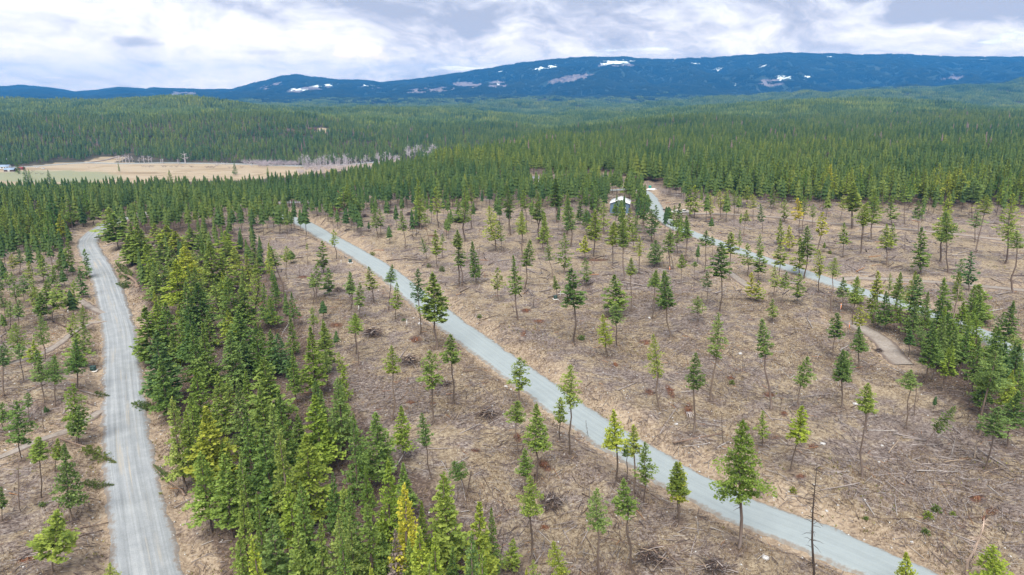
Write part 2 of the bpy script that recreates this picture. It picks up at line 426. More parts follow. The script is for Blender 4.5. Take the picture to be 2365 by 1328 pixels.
def b_track(t):
    P = t.n('ShaderNodeNewGeometry').outputs['Position']; ac = t.attr('across')
    n = t.math('ADD', t.math('MULTIPLY', t.noise(P, 2.2, 7, 0.7), 0.6), t.math('MULTIPLY', t.noise(P, 0.3, 5, 0.6), 0.4))
    col = t.ramp(n, [(0.34, (0.149, 0.123, 0.103)), (0.5, (0.242, 0.210, 0.180)), (0.66, (0.329, 0.300, 0.271))])
    e = t.smooth(t.math('ADD', t.math('ABSOLUTE', ac), t.math('MULTIPLY', t.math('SUBTRACT', n, 0.5), 1.2)), 0.62, 0.95)
    col = t.mix(e, col, (0.141, 0.110, 0.091, 1))
    return col, {}

def b_needles(t, dark=1.0):
    oi = t.n('ShaderNodeObjectInfo'); tint = t.attr('tint')
    r = oi.outputs['Random']
    basec = t.ramp(r, [(0.0, (0.090, 0.128, 0.029)), (0.35, (0.120, 0.158, 0.031)), (0.7, (0.150, 0.184, 0.034)), (1.0, (0.188, 0.208, 0.038))])
    reg = t.noise(oi.outputs['Location'], 0.012, 3, 0.6)      # one slope's trees are greener or yellower than the next
    reg2 = t.noise(oi.outputs['Location'], 0.0016, 3, 0.6)
    regc = t.ramp(t.math('ADD', t.math('MULTIPLY', reg, 0.55), t.math('MULTIPLY', reg2, 0.45)), [(0.40, (0.60, 0.76, 0.98)), (0.5, (0.95, 1.0, 1.05)), (0.58, (1.20, 1.15, 1.0))])
    basec = t.mix(1.0, basec, regc, 'MULTIPLY')
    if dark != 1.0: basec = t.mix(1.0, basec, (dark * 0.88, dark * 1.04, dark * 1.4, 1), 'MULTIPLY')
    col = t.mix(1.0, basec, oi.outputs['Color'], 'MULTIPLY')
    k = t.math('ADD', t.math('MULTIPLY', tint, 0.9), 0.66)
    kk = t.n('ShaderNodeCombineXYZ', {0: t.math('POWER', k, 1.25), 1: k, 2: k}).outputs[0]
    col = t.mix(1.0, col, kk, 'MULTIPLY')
    return col, {'_trans': col}

def b_bark(t):
    oi = t.n('ShaderNodeObjectInfo')
    P = t.n('ShaderNodeTexCoord').outputs['Object']
    n = t.noise(t.vec('MULTIPLY', P, (6, 6, 1.0)), 1.0, 5, 0.65)
    col = t.ramp(n, [(0.35, (0.060, 0.043, 0.033)), (0.52, (0.120, 0.092, 0.074)), (0.68, (0.22, 0.185, 0.16))])
    return t.mix(1.0, col, oi.outputs['Color'], 'MULTIPLY'), {}

def b_stick(t):
    tint = t.attr('tint')
    col = t.ramp(tint, [(0.0, (0.037, 0.026, 0.023)), (0.3, (0.088, 0.065, 0.057)), (0.6, (0.166, 0.134, 0.124)), (0.85, (0.266, 0.240, 0.229)), (0.97, (0.355, 0.325, 0.302)), (1.0, (0.310, 0.162, 0.081))])
    return col, {}

def b_straw(t):
    tint = t.attr('tint')
    col = t.ramp(tint, [(0.0, (0.099, 0.067, 0.041)), (0.35, (0.199, 0.142, 0.091)), (0.7, (0.285, 0.217, 0.140)), (1.0, (0.397, 0.319, 0.215))])
    return col, {'_trans': col}

def b_green(t):
    tint = t.attr('tint')
    col = t.ramp(tint, [(0.0, (0.075, 0.085, 0.020)), (0.5, (0.165, 0.165, 0.035)), (1.0, (0.30, 0.27, 0.075))])
    return col, {'_trans': col}

def b_grey(t):
    oi = t.n('ShaderNodeObjectInfo'); tint = t.attr('tint')
    k = t.math('ADD', t.math('MULTIPLY', tint, 0.7), 0.65)
    kk = t.n('ShaderNodeCombineXYZ', {0: k, 1: k, 2: k}).outputs[0]
    return t.mix(1.0, oi.outputs['Color'], kk, 'MULTIPLY'), {}

def b_rock(t):
    P = t.n('ShaderNodeTexCoord').outputs['Object']
    n = t.noise(P, 2.2, 7, 0.65)
    return t.ramp(n, [(0.33, (0.20, 0.19, 0.185)), (0.5, (0.40, 0.39, 0.38)), (0.68, (0.60, 0.59, 0.58))]), {}

def b_rot(t):
    P = t.n('ShaderNodeTexCoord').outputs['Object']
    n = t.noise(t.vec('MULTIPLY', P, (5, 5, 1.5)), 1.0, 6, 0.7)
    return t.ramp(n, [(0.33, (0.051, 0.022, 0.013)), (0.5, (0.129, 0.055, 0.030)), (0.66, (0.216, 0.120, 0.072))]), {}

def flat(c, var=0.12):
    def f(t):
        P = t.n('ShaderNodeTexCoord').outputs['Object']
        n = t.noise(P, 1.3, 5, 0.6)
        lo = tuple(v * (1 - var) for v in c); hi = tuple(min(1, v * (1 + var)) for v in c)
        return t.ramp(n, [(0.35, lo), (0.65, hi)]), {}
    return f

M = {'ground': mat('ground', b_ground), 'hills': mat('hills', b_hills), 'mount': mat('mountain_forest', b_mount),
     'road_left': mat('gravel_worn', b_road(True), 0.85), 'road': mat('gravel', b_road(False), 0.85), 'track': mat('dirt_track', b_track),
     'needles': mat('needles', b_needles, 0.75, 0.2), 'far_needles': mat('forest_needles', lambda t: b_needles(t, 0.68), 0.8, 0.15), 'dead_needles': mat('dead_needles', flat((0.15, 0.115, 0.10), .3)), 'shaded_needles': mat('cloud_shaded_needles', lambda t: b_needles(t, 0.18), 0.8, 0.15), 'bark': mat('bark', b_bark), 'stick': mat('dead_wood', b_stick), 'straw': mat('dry_grass', b_straw),  # the darkest needle copy has cloud shadow painted into its green
     'green': mat('verge_green', b_green), 'grey': mat('tinted_wood', b_grey), 'rock': mat('rock', b_rock), 'rot': mat('rotten_wood', b_rot),
     'blue_wall': mat('blue_cladding', flat((0.105, 0.155, 0.215))), 'white_metal': mat('white_metal', flat((0.62, 0.64, 0.66), 0.05), 0.5, 0.4),
     'white': mat('white_paint', flat((0.60, 0.60, 0.59), 0.05), 0.5, 0.4), 'grey_roof': mat('grey_roof', flat((0.20, 0.20, 0.22))),
     'glass': mat('dark_glass', flat((0.02, 0.025, 0.03)), 0.08, 0.6), 'black': mat('black_rubber', flat((0.02, 0.02, 0.022)), 0.7),
     'box_green': mat('utility_green', flat((0.02, 0.055, 0.045)), 0.5, 0.4), 'concrete': mat('concrete', flat((0.52, 0.50, 0.47))),
     'red': mat('red_paint', flat((0.22, 0.06, 0.05))), 'brown': mat('brown_timber', flat((0.09, 0.06, 0.045))), 'blue_roof': mat('blue_roof', flat((0.24, 0.32, 0.42)), 0.5, 0.4),
     'orange': mat('orange_paint', flat((0.85, 0.25, 0.05)), 0.6), 'teal': mat('teal_plastic', flat((0.03, 0.35, 0.28)), 0.4, 0.5), 'blue_drum': mat('blue_plastic', flat((0.03, 0.12, 0.30)), 0.4, 0.5),
     'tarp': mat('white_sheet', flat((0.58, 0.58, 0.58), 0.06), 0.6)}

COL = sc.collection
def link(name, data, parent=None):
    o = bpy.data.objects.new(name, data); COL.objects.link(o)
    if parent is not None: o.parent = parent
    return o

def mesh_np(name, V, F, material, attrs=None, smooth=False, domain='FACE'):
    """V (n,3), F (m,3|4) arrays to a mesh"""
    V = np.asarray(V, np.float32); F = np.asarray(F, np.int32); k = F.shape[1]
    me = bpy.data.meshes.new(name)
    me.vertices.add(len(V)); me.vertices.foreach_set('co', V.ravel())
    me.loops.add(F.size); me.loops.foreach_set('vertex_index', F.ravel())
    me.polygons.add(len(F)); me.polygons.foreach_set('loop_start', np.arange(0, F.size, k, dtype=np.int32))
    me.polygons.foreach_set('loop_total', np.full(len(F), k, np.int32))
    if smooth: me.polygons.foreach_set('use_smooth', np.ones(len(F), bool))
    me.update(calc_edges=True)
    for an, av in (attrs or {}).items():
        at_ = me.attributes.new(an, 'FLOAT', domain); at_.data.foreach_set('value', np.asarray(av, np.float32).ravel())
    if material: me.materials.append(material)
    return me

def tag(o, label=None, cat=None, group=None, kind=None):
    if label: o['label'] = label
    if cat: o['category'] = cat
    if group: o['group'] = group
    if kind: o['kind'] = kind
    return o

# ------------------------------------------------------------------ terrain sheets
def grid_faces(nr, nc):
    i = np.arange(nr - 1)[:, None] * nc + np.arange(nc - 1)[None, :]
    i = i.ravel()
    return np.c_[i, i + 1, i + nc + 1, i + nc]

def sheet(name, ys, us, material, fn):
    U, Y = np.meshgrid(us, ys)
    X = U * Y
    Z = hgt(X.ravel(), Y.ravel())
    V = np.c_[X.ravel(), Y.ravel(), Z]
    attrs = fn(V) if fn else None
    me = mesh_np(name, V, grid_faces(len(ys), len(us)), material, attrs, True, 'POINT')
    o = link(name, me); o['kind'] = 'structure'
    return o

def ell(px, py, lst, soft=0.5):                    # soft ellipses (x, y, rx, ry, rot) by where they lie on the ground
    r = np.zeros(px.shape)
    for e in lst:
        x, y, rx, ry = e[:4]; a = math.radians(e[4]) if len(e) > 4 else 0
        dx, dy = px - x, py - y
        q = np.hypot((dx * math.cos(a) + dy * math.sin(a)) / rx, (-dx * math.sin(a) + dy * math.cos(a)) / ry)
        r = np.maximum(r, 1 - sstep(1 - soft, 1 + soft, q))
    return r

RED = [(1258, 1075, 24, 12, 40), (1195, 1010, 10, 16, -30), (1590, 945, 12, 18, 0), (1420, 843, 10, 7), (1548, 905, 8, 22, -30), (1687, 873, 12, 6), (1775, 912, 16, 7), (1811, 955, 9, 9), (948, 929, 12, 5),
       (777, 751, 20, 7), (960, 784, 16, 9), (1215, 717, 14, 6), (1246, 742, 18, 5), (1209, 770, 8, 9), (2255, 1150, 20, 12), (1500, 905, 14, 8, 20), (1000, 931, 10, 4), (700, 640, 16, 4), (690, 730, 12, 5), (1060, 510, 16, 3),
       (1490, 790, 20, 6), (1400, 735, 12, 5), (1880, 1030, 12, 7), (1260, 1215, 12, 6), (2290, 1180, 18, 12), (1380, 600, 30, 4), (1640, 640, 20, 3), (1000, 545, 18, 3), (600, 700, 14, 5), (1850, 1100, 14, 8), (1790, 1010, 16, 6),
       (60, 1290, 30, 8), (1100, 1040, 14, 6)]
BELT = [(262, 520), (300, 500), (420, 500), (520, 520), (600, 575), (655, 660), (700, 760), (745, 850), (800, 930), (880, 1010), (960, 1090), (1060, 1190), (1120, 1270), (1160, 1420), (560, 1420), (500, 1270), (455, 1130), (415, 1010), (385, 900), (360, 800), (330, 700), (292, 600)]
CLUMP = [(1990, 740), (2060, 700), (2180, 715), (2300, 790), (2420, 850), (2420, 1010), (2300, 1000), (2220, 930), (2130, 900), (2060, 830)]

def ground_attrs(V):
    px, py, d = project(V[:, 0], V[:, 1], V[:, 2])
    rd = rdist(V[:, 0], V[:, 1])
    bank = 1 - sstep(2.0, 8.5, rd + 2.5 * fbm(V[:, 0] / 7, V[:, 1] / 7, 31, 3))
    lit = np.zeros(len(V))
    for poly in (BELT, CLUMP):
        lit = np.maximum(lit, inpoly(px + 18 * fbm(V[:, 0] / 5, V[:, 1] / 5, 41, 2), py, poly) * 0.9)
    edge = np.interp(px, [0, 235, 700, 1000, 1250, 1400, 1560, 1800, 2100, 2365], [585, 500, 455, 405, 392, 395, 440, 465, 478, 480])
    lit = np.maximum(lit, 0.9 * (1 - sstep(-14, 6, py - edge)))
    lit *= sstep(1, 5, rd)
    return {'bank': bank, 'litter': lit, 'red': ell(px, py, RED, 0.8) * 0.8 * sstep(0.5, 2, rd)}

FIELD = [(-900, 392), (0, 391), (70, 384), (130, 377), (200, 374), (215, 366), (262, 361), (300, 363), (262, 376), (400, 377), (590, 380), (700, 385), (830, 380), (905, 371), (948, 368), (948, 377), (860, 386), (800, 394), (700, 404), (560, 416), (300, 424), (0, 430), (-900, 436)]
CLEAR = [(740, 301, 22, 6), (1445, 262, 46, 5), (1290, 296, 10, 3), (840, 247, 20, 2), (1180, 281, 12, 2)]
def field_mask(px, py, y):
    return (inpoly(px, py, FIELD) & (y > 760) & (y < 1350)) | ((ell(px, py, CLEAR, 0.3) > 0.5) & (y > 1350) & (y < 5500))
def hill_attrs(V):
    px, py, d = project(V[:, 0], V[:, 1], V[:, 2])
    return {'field': field_mask(px, py, V[:, 1]).astype(float), 'green': ell(px, py, [(110, 408, 170, 14)], 0.6)}

SNOW = [(a, b, c * .85, d * .8, *e) for a, b, c, d, *e in [(1258, 156, 46, 5, -8), (1425, 144, 52, 9, -4), (1800, 180, 40, 6, -6), (1865, 177, 18, 3), (1765, 152, 22, 3.5), (1655, 160, 22, 4, -12), (1912, 132, 22, 2.5), (1700, 193, 14, 4), (2272, 138, 16, 2.5), (1600, 146, 24, 3),
        (752, 197, 44, 4, -6), (850, 197, 28, 4, 8), (690, 207, 30, 5), (1160, 166, 14, 3), (1150, 192, 8, 5), (1320, 139, 10, 2), (1180, 150, 10, 2), (1640, 215, 6, 2), (1745, 186, 20, 3), (1560, 143, 20, 2), (2000, 131, 12, 1.5)]]
ROCK = [(1318, 181, 56, 8, -10), (1785, 189, 36, 8, -4), (990, 208, 60, 7, -4), (1080, 196, 40, 8), (1150, 196, 24, 10), (430, 216, 40, 7), (620, 200, 40, 5, -14), (520, 213, 30, 4), (1280, 211, 14, 2), (2200, 178, 40, 6, -10), (720, 206, 60, 7, -4), (1425, 150, 50, 6), (860, 203, 40, 4)]
def mount_attrs(V):
    px, py, d = project(V[:, 0], V[:, 1], V[:, 2])
    m = (V[:, 1] > 6400)
    return {'snow': ell(px, py, SNOW, 0.5) * m, 'rock': ell(px, py, ROCK, 0.5) * m}

_u_in = np.linspace(-0.95, 0.95, 430)
US = np.r_[np.linspace(-1.5, -0.97, 24), _u_in, np.linspace(0.97, 1.5, 24)]
def geom(a, b, r):
    n = int(math.log(b / a) / r) + 1
    return np.geomspace(a, b, n)
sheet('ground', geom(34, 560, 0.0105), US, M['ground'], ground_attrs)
sheet('hills', geom(560, 6000, 0.016), US, M['hills'], hill_attrs)
UM = np.r_[np.linspace(-1.3, -0.9, 40), np.linspace(-0.89, 0.89, 640), np.linspace(0.9, 1.3, 40)]
sheet('mountains', geom(6000, 13500, 0.0115), UM, M['mount'], mount_attrs)

def ribbon(name, P, hw, material, lift, wob=0.35, seed=0, zf=None):
    N = len(P)
    T = np.gradient(P, axis=0); T /= np.linalg.norm(T, axis=1)[:, None]
    nrm = np.c_[T[:, 1], -T[:, 0]]
    al = np.r_[0, np.cumsum(np.linalg.norm(np.diff(P, axis=0), axis=1))]
    cr = np.array([-1.12, -1.0, -0.75, -0.5, -0.25, 0, 0.25, 0.5, 0.75, 1.0, 1.12])
    V = np.zeros((N, len(cr), 3)); A = np.zeros((N, len(cr)))
    for j, c in enumerate(cr):
        wgl = wob * 1.5 * (0.55 * vnoise(al / 3.1, al * 0 + np.sign(c) * 7, 70 + seed) + 0.4 * vnoise(al / 0.9, al * 0 + np.sign(c) * 3, 71 + seed)) if abs(c) >= 1 else 0
        q = P + nrm * (c * hw + np.sign(c) * wgl)[:, None] if not np.isscalar(wgl) else P + nrm * (c * hw)
        zz = (zf or base)(q[:, 0], q[:, 1]) + (0.0011 * np.maximum(0, q[:, 1] - 130) if zf is None else 0)
        crown = 0.10 * (1 - min(1, abs(c)) ** 2)
        V[:, j] = np.c_[q, zz + (lift + crown if abs(c) <= 1 else -0.25)]
        A[:, j] = np.clip(c, -1, 1)
    AL = np.repeat(al[:, None], len(cr), 1)
    me = mesh_np(name, V.reshape(-1, 3), grid_faces(N, len(cr))[:, ::-1], material, {'across': A.ravel(), 'along': AL.ravel()}, True, 'POINT')
    return tag(link(name, me), kind='structure')

def dense(P, step):
    s = np.r_[0, np.cumsum(np.linalg.norm(np.diff(P, axis=0), axis=1))]
    q = np.arange(0, s[-1], step)
    return np.c_[np.interp(q, s, P[:, 0]), np.interp(q, s, P[:, 1])]
for i, (k, nm, mt) in enumerate([('main_left', 'gravel_road', 'road_left'), ('main_centre', 'gravel_road', 'road'), ('main_right', 'gravel_road', 'road'), ('track_far', 'dirt_track', 'track'), ('track_side', 'dirt_track', 'track'),
                                 ('track_landing', 'dirt_track', 'track'), ('track_stub', 'dirt_track', 'track'), ('track_west', 'dirt_track', 'track'), ('track_bank', 'dirt_track', 'track'), ('track_low', 'dirt_track', 'track'), ('track_lot', 'dirt_track', 'road')]):
    hw, bk, P = ROADW[k]
    main = k.startswith('main')
    ribbon(nm, dense(P, 0.9), hw, M[mt], 0.05 if main else 0.02 - 0.004 * (i - 3) / 2, 0.35 if main else 0.5, i)
# pale road along the far edge of the field
fr = [(-300, 394), (-60, 390), (60, 386), (130, 381), (200, 377), (300, 378.5), (420, 377.5), (590, 381), (720, 384.5), (800, 381), (880, 374)]
X, Y = ground_hit([p[0] for p in fr], [p[1] for p in fr], hgt)
ribbon('field_road', dense(spline(np.c_[X, Y], 6), 5), 3.6, M['road'], 1.0, 0.6, 20, hgt)
tr = [(196, 377), (238, 371), (262, 365), (276, 361)]
X, Y = ground_hit([p[0] for p in tr], [p[1] for p in tr], hgt)
ribbon('field_road', dense(spline(np.c_[X, Y], 6), 5), 2.6, M['track'], 1.0, 0.6, 21, hgt)
# ------------------------------------------------------------------ trees: shared meshes
def orth(d):
    up = np.where(np.abs(d[:, 2:3]) > 0.95, np.array([[1.0, 0, 0]]), np.array([[0, 0, 1.0]]))
    s = np.cross(d, up); s /= np.linalg.norm(s, axis=1)[:, None] + 1e-9
    return s, np.cross(s, d)

def crown_mesh(name, seed, R, Hc, nb, per, gaps=0.0, power=0.85, leaf=0.62, droop=0.25, belly=0.18, ragged=0.35):
    """a conifer crown: branches set round a stem, each carrying flat sprays of needles; base at z=0, top at z=Hc"""
    rg = np.random.default_rng(seed)
    ts = (np.arange(nb) + rg.random(nb)) / nb
    ph = np.arange(nb) * 2.39996 + rg.normal(0, 0.5, nb)
    prof = (1 - ts) ** power * np.clip(0.45 + ts / max(belly, 1e-3) * 0.55, 0.45, 1)
    lobes = 1 + 0.14 * np.sin(ph * 2 + ts * 9 + seed) + 0.10 * np.sin(ph * 3 - ts * 14 + seed * 2)
    L = R * prof * lobes * np.clip(rg.normal(1, ragged, nb), 0.35, 1.5) + 0.12
    if gaps > 0:
        g = vnoise(ts * Hc / 1.3, ph / 2.1, seed + 50) < (gaps * 2 - 1)
        L[g] *= 0.3
    P = []; D = []; S = []; TI = []
    for i in range(nb):
        k = max(2, int(per * (0.5 + L[i] / max(R, .1) * 1.1)))
        s = np.sqrt(rg.random(k)) * 0.92 + 0.08
        rise = 0.08 + 0.42 * ts[i]
        x = L[i] * s
        z = ts[i] * Hc * 0.97 + x * rise - droop * x * s
        lat = rg.normal(0, 0.20, k) * x * 0.9
        pos = np.c_[np.cos(ph[i]) * x - np.sin(ph[i]) * lat, np.sin(ph[i]) * x + np.cos(ph[i]) * lat, z + rg.normal(0, 0.05, k)]
        yaw = ph[i] + rg.normal(0, 0.75, k); pit = rise - droop * s + rg.normal(0.18, 0.34, k)
        D.append(np.c_[np.cos(yaw) * np.cos(pit), np.sin(yaw) * np.cos(pit), np.sin(pit)])
        P.append(pos); S.append(leaf * (0.6 + 0.55 * rg.random(k)) * (0.62 + 0.5 * (1 - ts[i])))
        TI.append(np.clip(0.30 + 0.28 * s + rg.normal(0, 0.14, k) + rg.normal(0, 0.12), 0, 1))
    k = 10
    P.append(np.c_[rg.normal(0, .05, k), rg.normal(0, .05, k), Hc * (0.90 + 0.10 * rg.random(k))]); D.append(np.c_[rg.normal(0, .35, (k, 2)), np.ones(k)]); S.append(np.full(k, leaf * 0.6)); TI.append(np.full(k, 0.62))
    P = np.vstack(P); D = np.vstack(D); D /= np.linalg.norm(D, axis=1)[:, None]; S = np.concatenate(S)[:, None]; TI = np.concatenate(TI)
    sd_, up = orth(D)
    roll = rg.normal(0, 0.5, len(P))[:, None]
    sd_ = sd_ * np.cos(roll) + up * np.sin(roll)
    wd = 0.30 + 0.14 * rg.random(len(P))[:, None]
    V = np.stack([P - D * S * 0.35, P + sd_ * S * wd, P + D * S * 0.65 - np.array([0, 0, 1]) * S * 0.08, P - sd_ * S * wd], 1).reshape(-1, 3)
    F = np.arange(len(P) * 4).reshape(-1, 4)
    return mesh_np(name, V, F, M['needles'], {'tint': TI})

def tube(pts, rad, sides=6, close=True):
    pts = np.asarray(pts, float); n = len(pts)
    t = np.gradient(pts, axis=0); t /= np.linalg.norm(t, axis=1)[:, None] + 1e-9
    ref = np.array([0.31, 0.95, 0.05]); s = np.cross(t, ref); s /= np.linalg.norm(s, axis=1)[:, None] + 1e-9; u = np.cross(t, s)
    a = np.arange(sides) / sides * 2 * math.pi
    V = pts[:, None, :] + np.asarray(rad)[:, None, None] * (s[:, None, :] * np.cos(a)[None, :, None] + u[:, None, :] * np.sin(a)[None, :, None])
    F = []
    for i in range(n - 1):
        for j in range(sides):
            k = (j + 1) % sides
            F.append((i * sides + j, i * sides + k, (i + 1) * sides + k, (i + 1) * sides + j))
    if close and sides == 4: F += [(3, 2, 1, 0), tuple((n - 1) * sides + j for j in range(4))]
    elif close and sides == 6:
        o = (n - 1) * sides
        F += [(3, 2, 1, 0), (5, 4, 3, 0), (o, o + 1, o + 2, o + 3), (o, o + 3, o + 4, o + 5)]
    return V.reshape(-1, 3), np.array(F)

def merge(parts):
    V = []; F = []; o = 0
    for v, f in parts: V.append(v); F.append(f + o); o += len(v)
    return np.vstack(V), np.vstack(F)

def trunk_mesh(name, seed, stubs, bend=0.012, stub_zone=(0.25, 0.95), stub_len=0.05):
    """unit trunk: 1 m tall, base radius 0.011"""
    rg = np.random.default_rng(seed)
    z = np.array([-0.03, 0, 0.06, 0.25, 0.45, 0.65, 0.85, 1.0])
    off = np.cumsum(np.r_[0, 0, rg.normal(0, bend, (6))]); off2 = np.cumsum(np.r_[0, 0, rg.normal(0, bend, (6))])
    off -= np.interp(z, [0, 1], [0, off[-1]]); off2 -= np.interp(z, [0, 1], [0, off2[-1]])
    r = np.array([0.0150, 0.0135, 0.0108, 0.0096, 0.0080, 0.0060, 0.0034, 0.0010])
    parts = [tube(np.c_[off, off2, z], r, 6)]
    for i in range(stubs):
        h = rg.uniform(*stub_zone); a = rg.uniform(0, 6.28); l = stub_len * rg.uniform(0.4, 1.2)
        p0 = np.array([np.interp(h, z, off), np.interp(h, z, off2), h])
        d = np.array([math.cos(a), math.sin(a), rg.uniform(-0.35, 0.15)])
        parts.append(tube([p0, p0 + d * l * .6, p0 + d * l + np.array([0, 0, -l * .15])], [0.0022, 0.0016, 0.0006], 3, False))
    V, F = merge(parts)
    return mesh_np(name, V, F, M['bark'], None, True)

FIR_CR = [crown_mesh('crown', 100 + i, R, 10.0, int(nb * 1.1), 19, 0, pw * 1.15, 0.46, dr * .6, 0.07, 0.24) for i, (R, nb, pw, dr) in enumerate([(1.9, 120, .80, .30), (2.2, 130, .90, .30), (2.5, 135, .85, .35), (1.6, 110, .75, .25), (2.3, 125, .70, .32), (2.8, 140, .95, .38), (2.0, 120, 1.0, .3)])]
PINE_CR = [crown_mesh('crown', 200 + i, R, 8.0, int(nb * 1.7), 17, gp * .75, pw * 1.08, 0.40, dr * .6, bl * .8, rag * .95) for i, (R, nb, gp, pw, dr, bl, rag) in enumerate(
    [(1.7, 66, .22, .72, .18, .30, .42), (2.0, 74, .26, .65, .15, .35, .45), (1.5, 60, .20, .80, .22, .25, .38), (2.3, 80, .28, .60, .20, .30, .5), (1.3, 56, .18, .70, .15, .30, .4), (1.8, 64, .34, .55, .25, .40, .5), (1.6, 84, .10, .85, .25, .20, .3), (2.1, 92, .12, .90, .30, .15, .3)])]
FIR_LO = [crown_mesh('crown', 130 + i, R, 10.0, int(nb * .62), 13, 0, pw * 1.15, 0.66, dr * .6, 0.07, 0.24) for i, (R, nb, pw, dr) in enumerate([(1.9, 120, .80, .30), (2.2, 130, .90, .30), (2.5, 135, .85, .35), (1.6, 110, .75, .25), (2.3, 125, .70, .32), (2.8, 140, .95, .38), (2.0, 120, 1.0, .3)])]
PINE_LO = [crown_mesh('crown', 230 + i, R, 8.0, int(nb * .95), 13, gp * .75, pw * 1.08, 0.56, dr * .6, bl * .8, rag * .95) for i, (R, nb, gp, pw, dr, bl, rag) in enumerate(
    [(1.7, 66, .22, .72, .18, .30, .42), (2.0, 74, .26, .65, .15, .35, .45), (1.5, 60, .20, .80, .22, .25, .38), (2.3, 80, .28, .60, .20, .30, .5), (1.3, 56, .18, .70, .15, .30, .4), (1.8, 64, .34, .55, .25, .40, .5), (1.6, 84, .10, .85, .25, .20, .3), (2.1, 92, .12, .90, .30, .15, .3)])]
HERO_CR = crown_mesh('crown', 301, 2.9, 10.0, 210, 30, .14, .85, 0.36, .22, .14, .36)
TALL_CR = crown_mesh('crown', 302, 2.5, 10.0, 150, 24, .12, .85, 0.40, .24, .15, .35)
THIN_CR = crown_mesh('crown', 303, 1.5, 9.0, 66, 10, .25, .60, 0.55, .22, .25, .45)
PINE_TR = [trunk_mesh('trunk', 400 + i, 14, 0.016, (0.22, 0.75), 0.055) for i in range(5)]
FIR_TR = [trunk_mesh('trunk', 420 + i, 16, 0.006, (0.08, 0.5), 0.07) for i in range(3)]
SNAG_TR = [trunk_mesh('trunk', 440 + i, 60, 0.01, (0.25, 0.97), 0.085) for i in range(3)]

# ------------------------------------------------------------------ where the trees stand (read off the photograph)
SYS = {'Z4': (780, 380, 2.951), 'B': (780, 820, 2.614), 'C': (1565, 820, 2.614), 'D': (1500, 440, 4.73), 'E': (1900, 540, 4.15), 'F': (1400, 820, 4.426), 'G': (560, 560, 3.907),
       'H': (0, 540, 4.427), 'I': (0, 820, 2.614), 'J': (1565, 380, 2.951), 'K': (0, 380, 2.951), 'L': (600, 420, 4.3), 'T': (1150, 380, 4.3)}
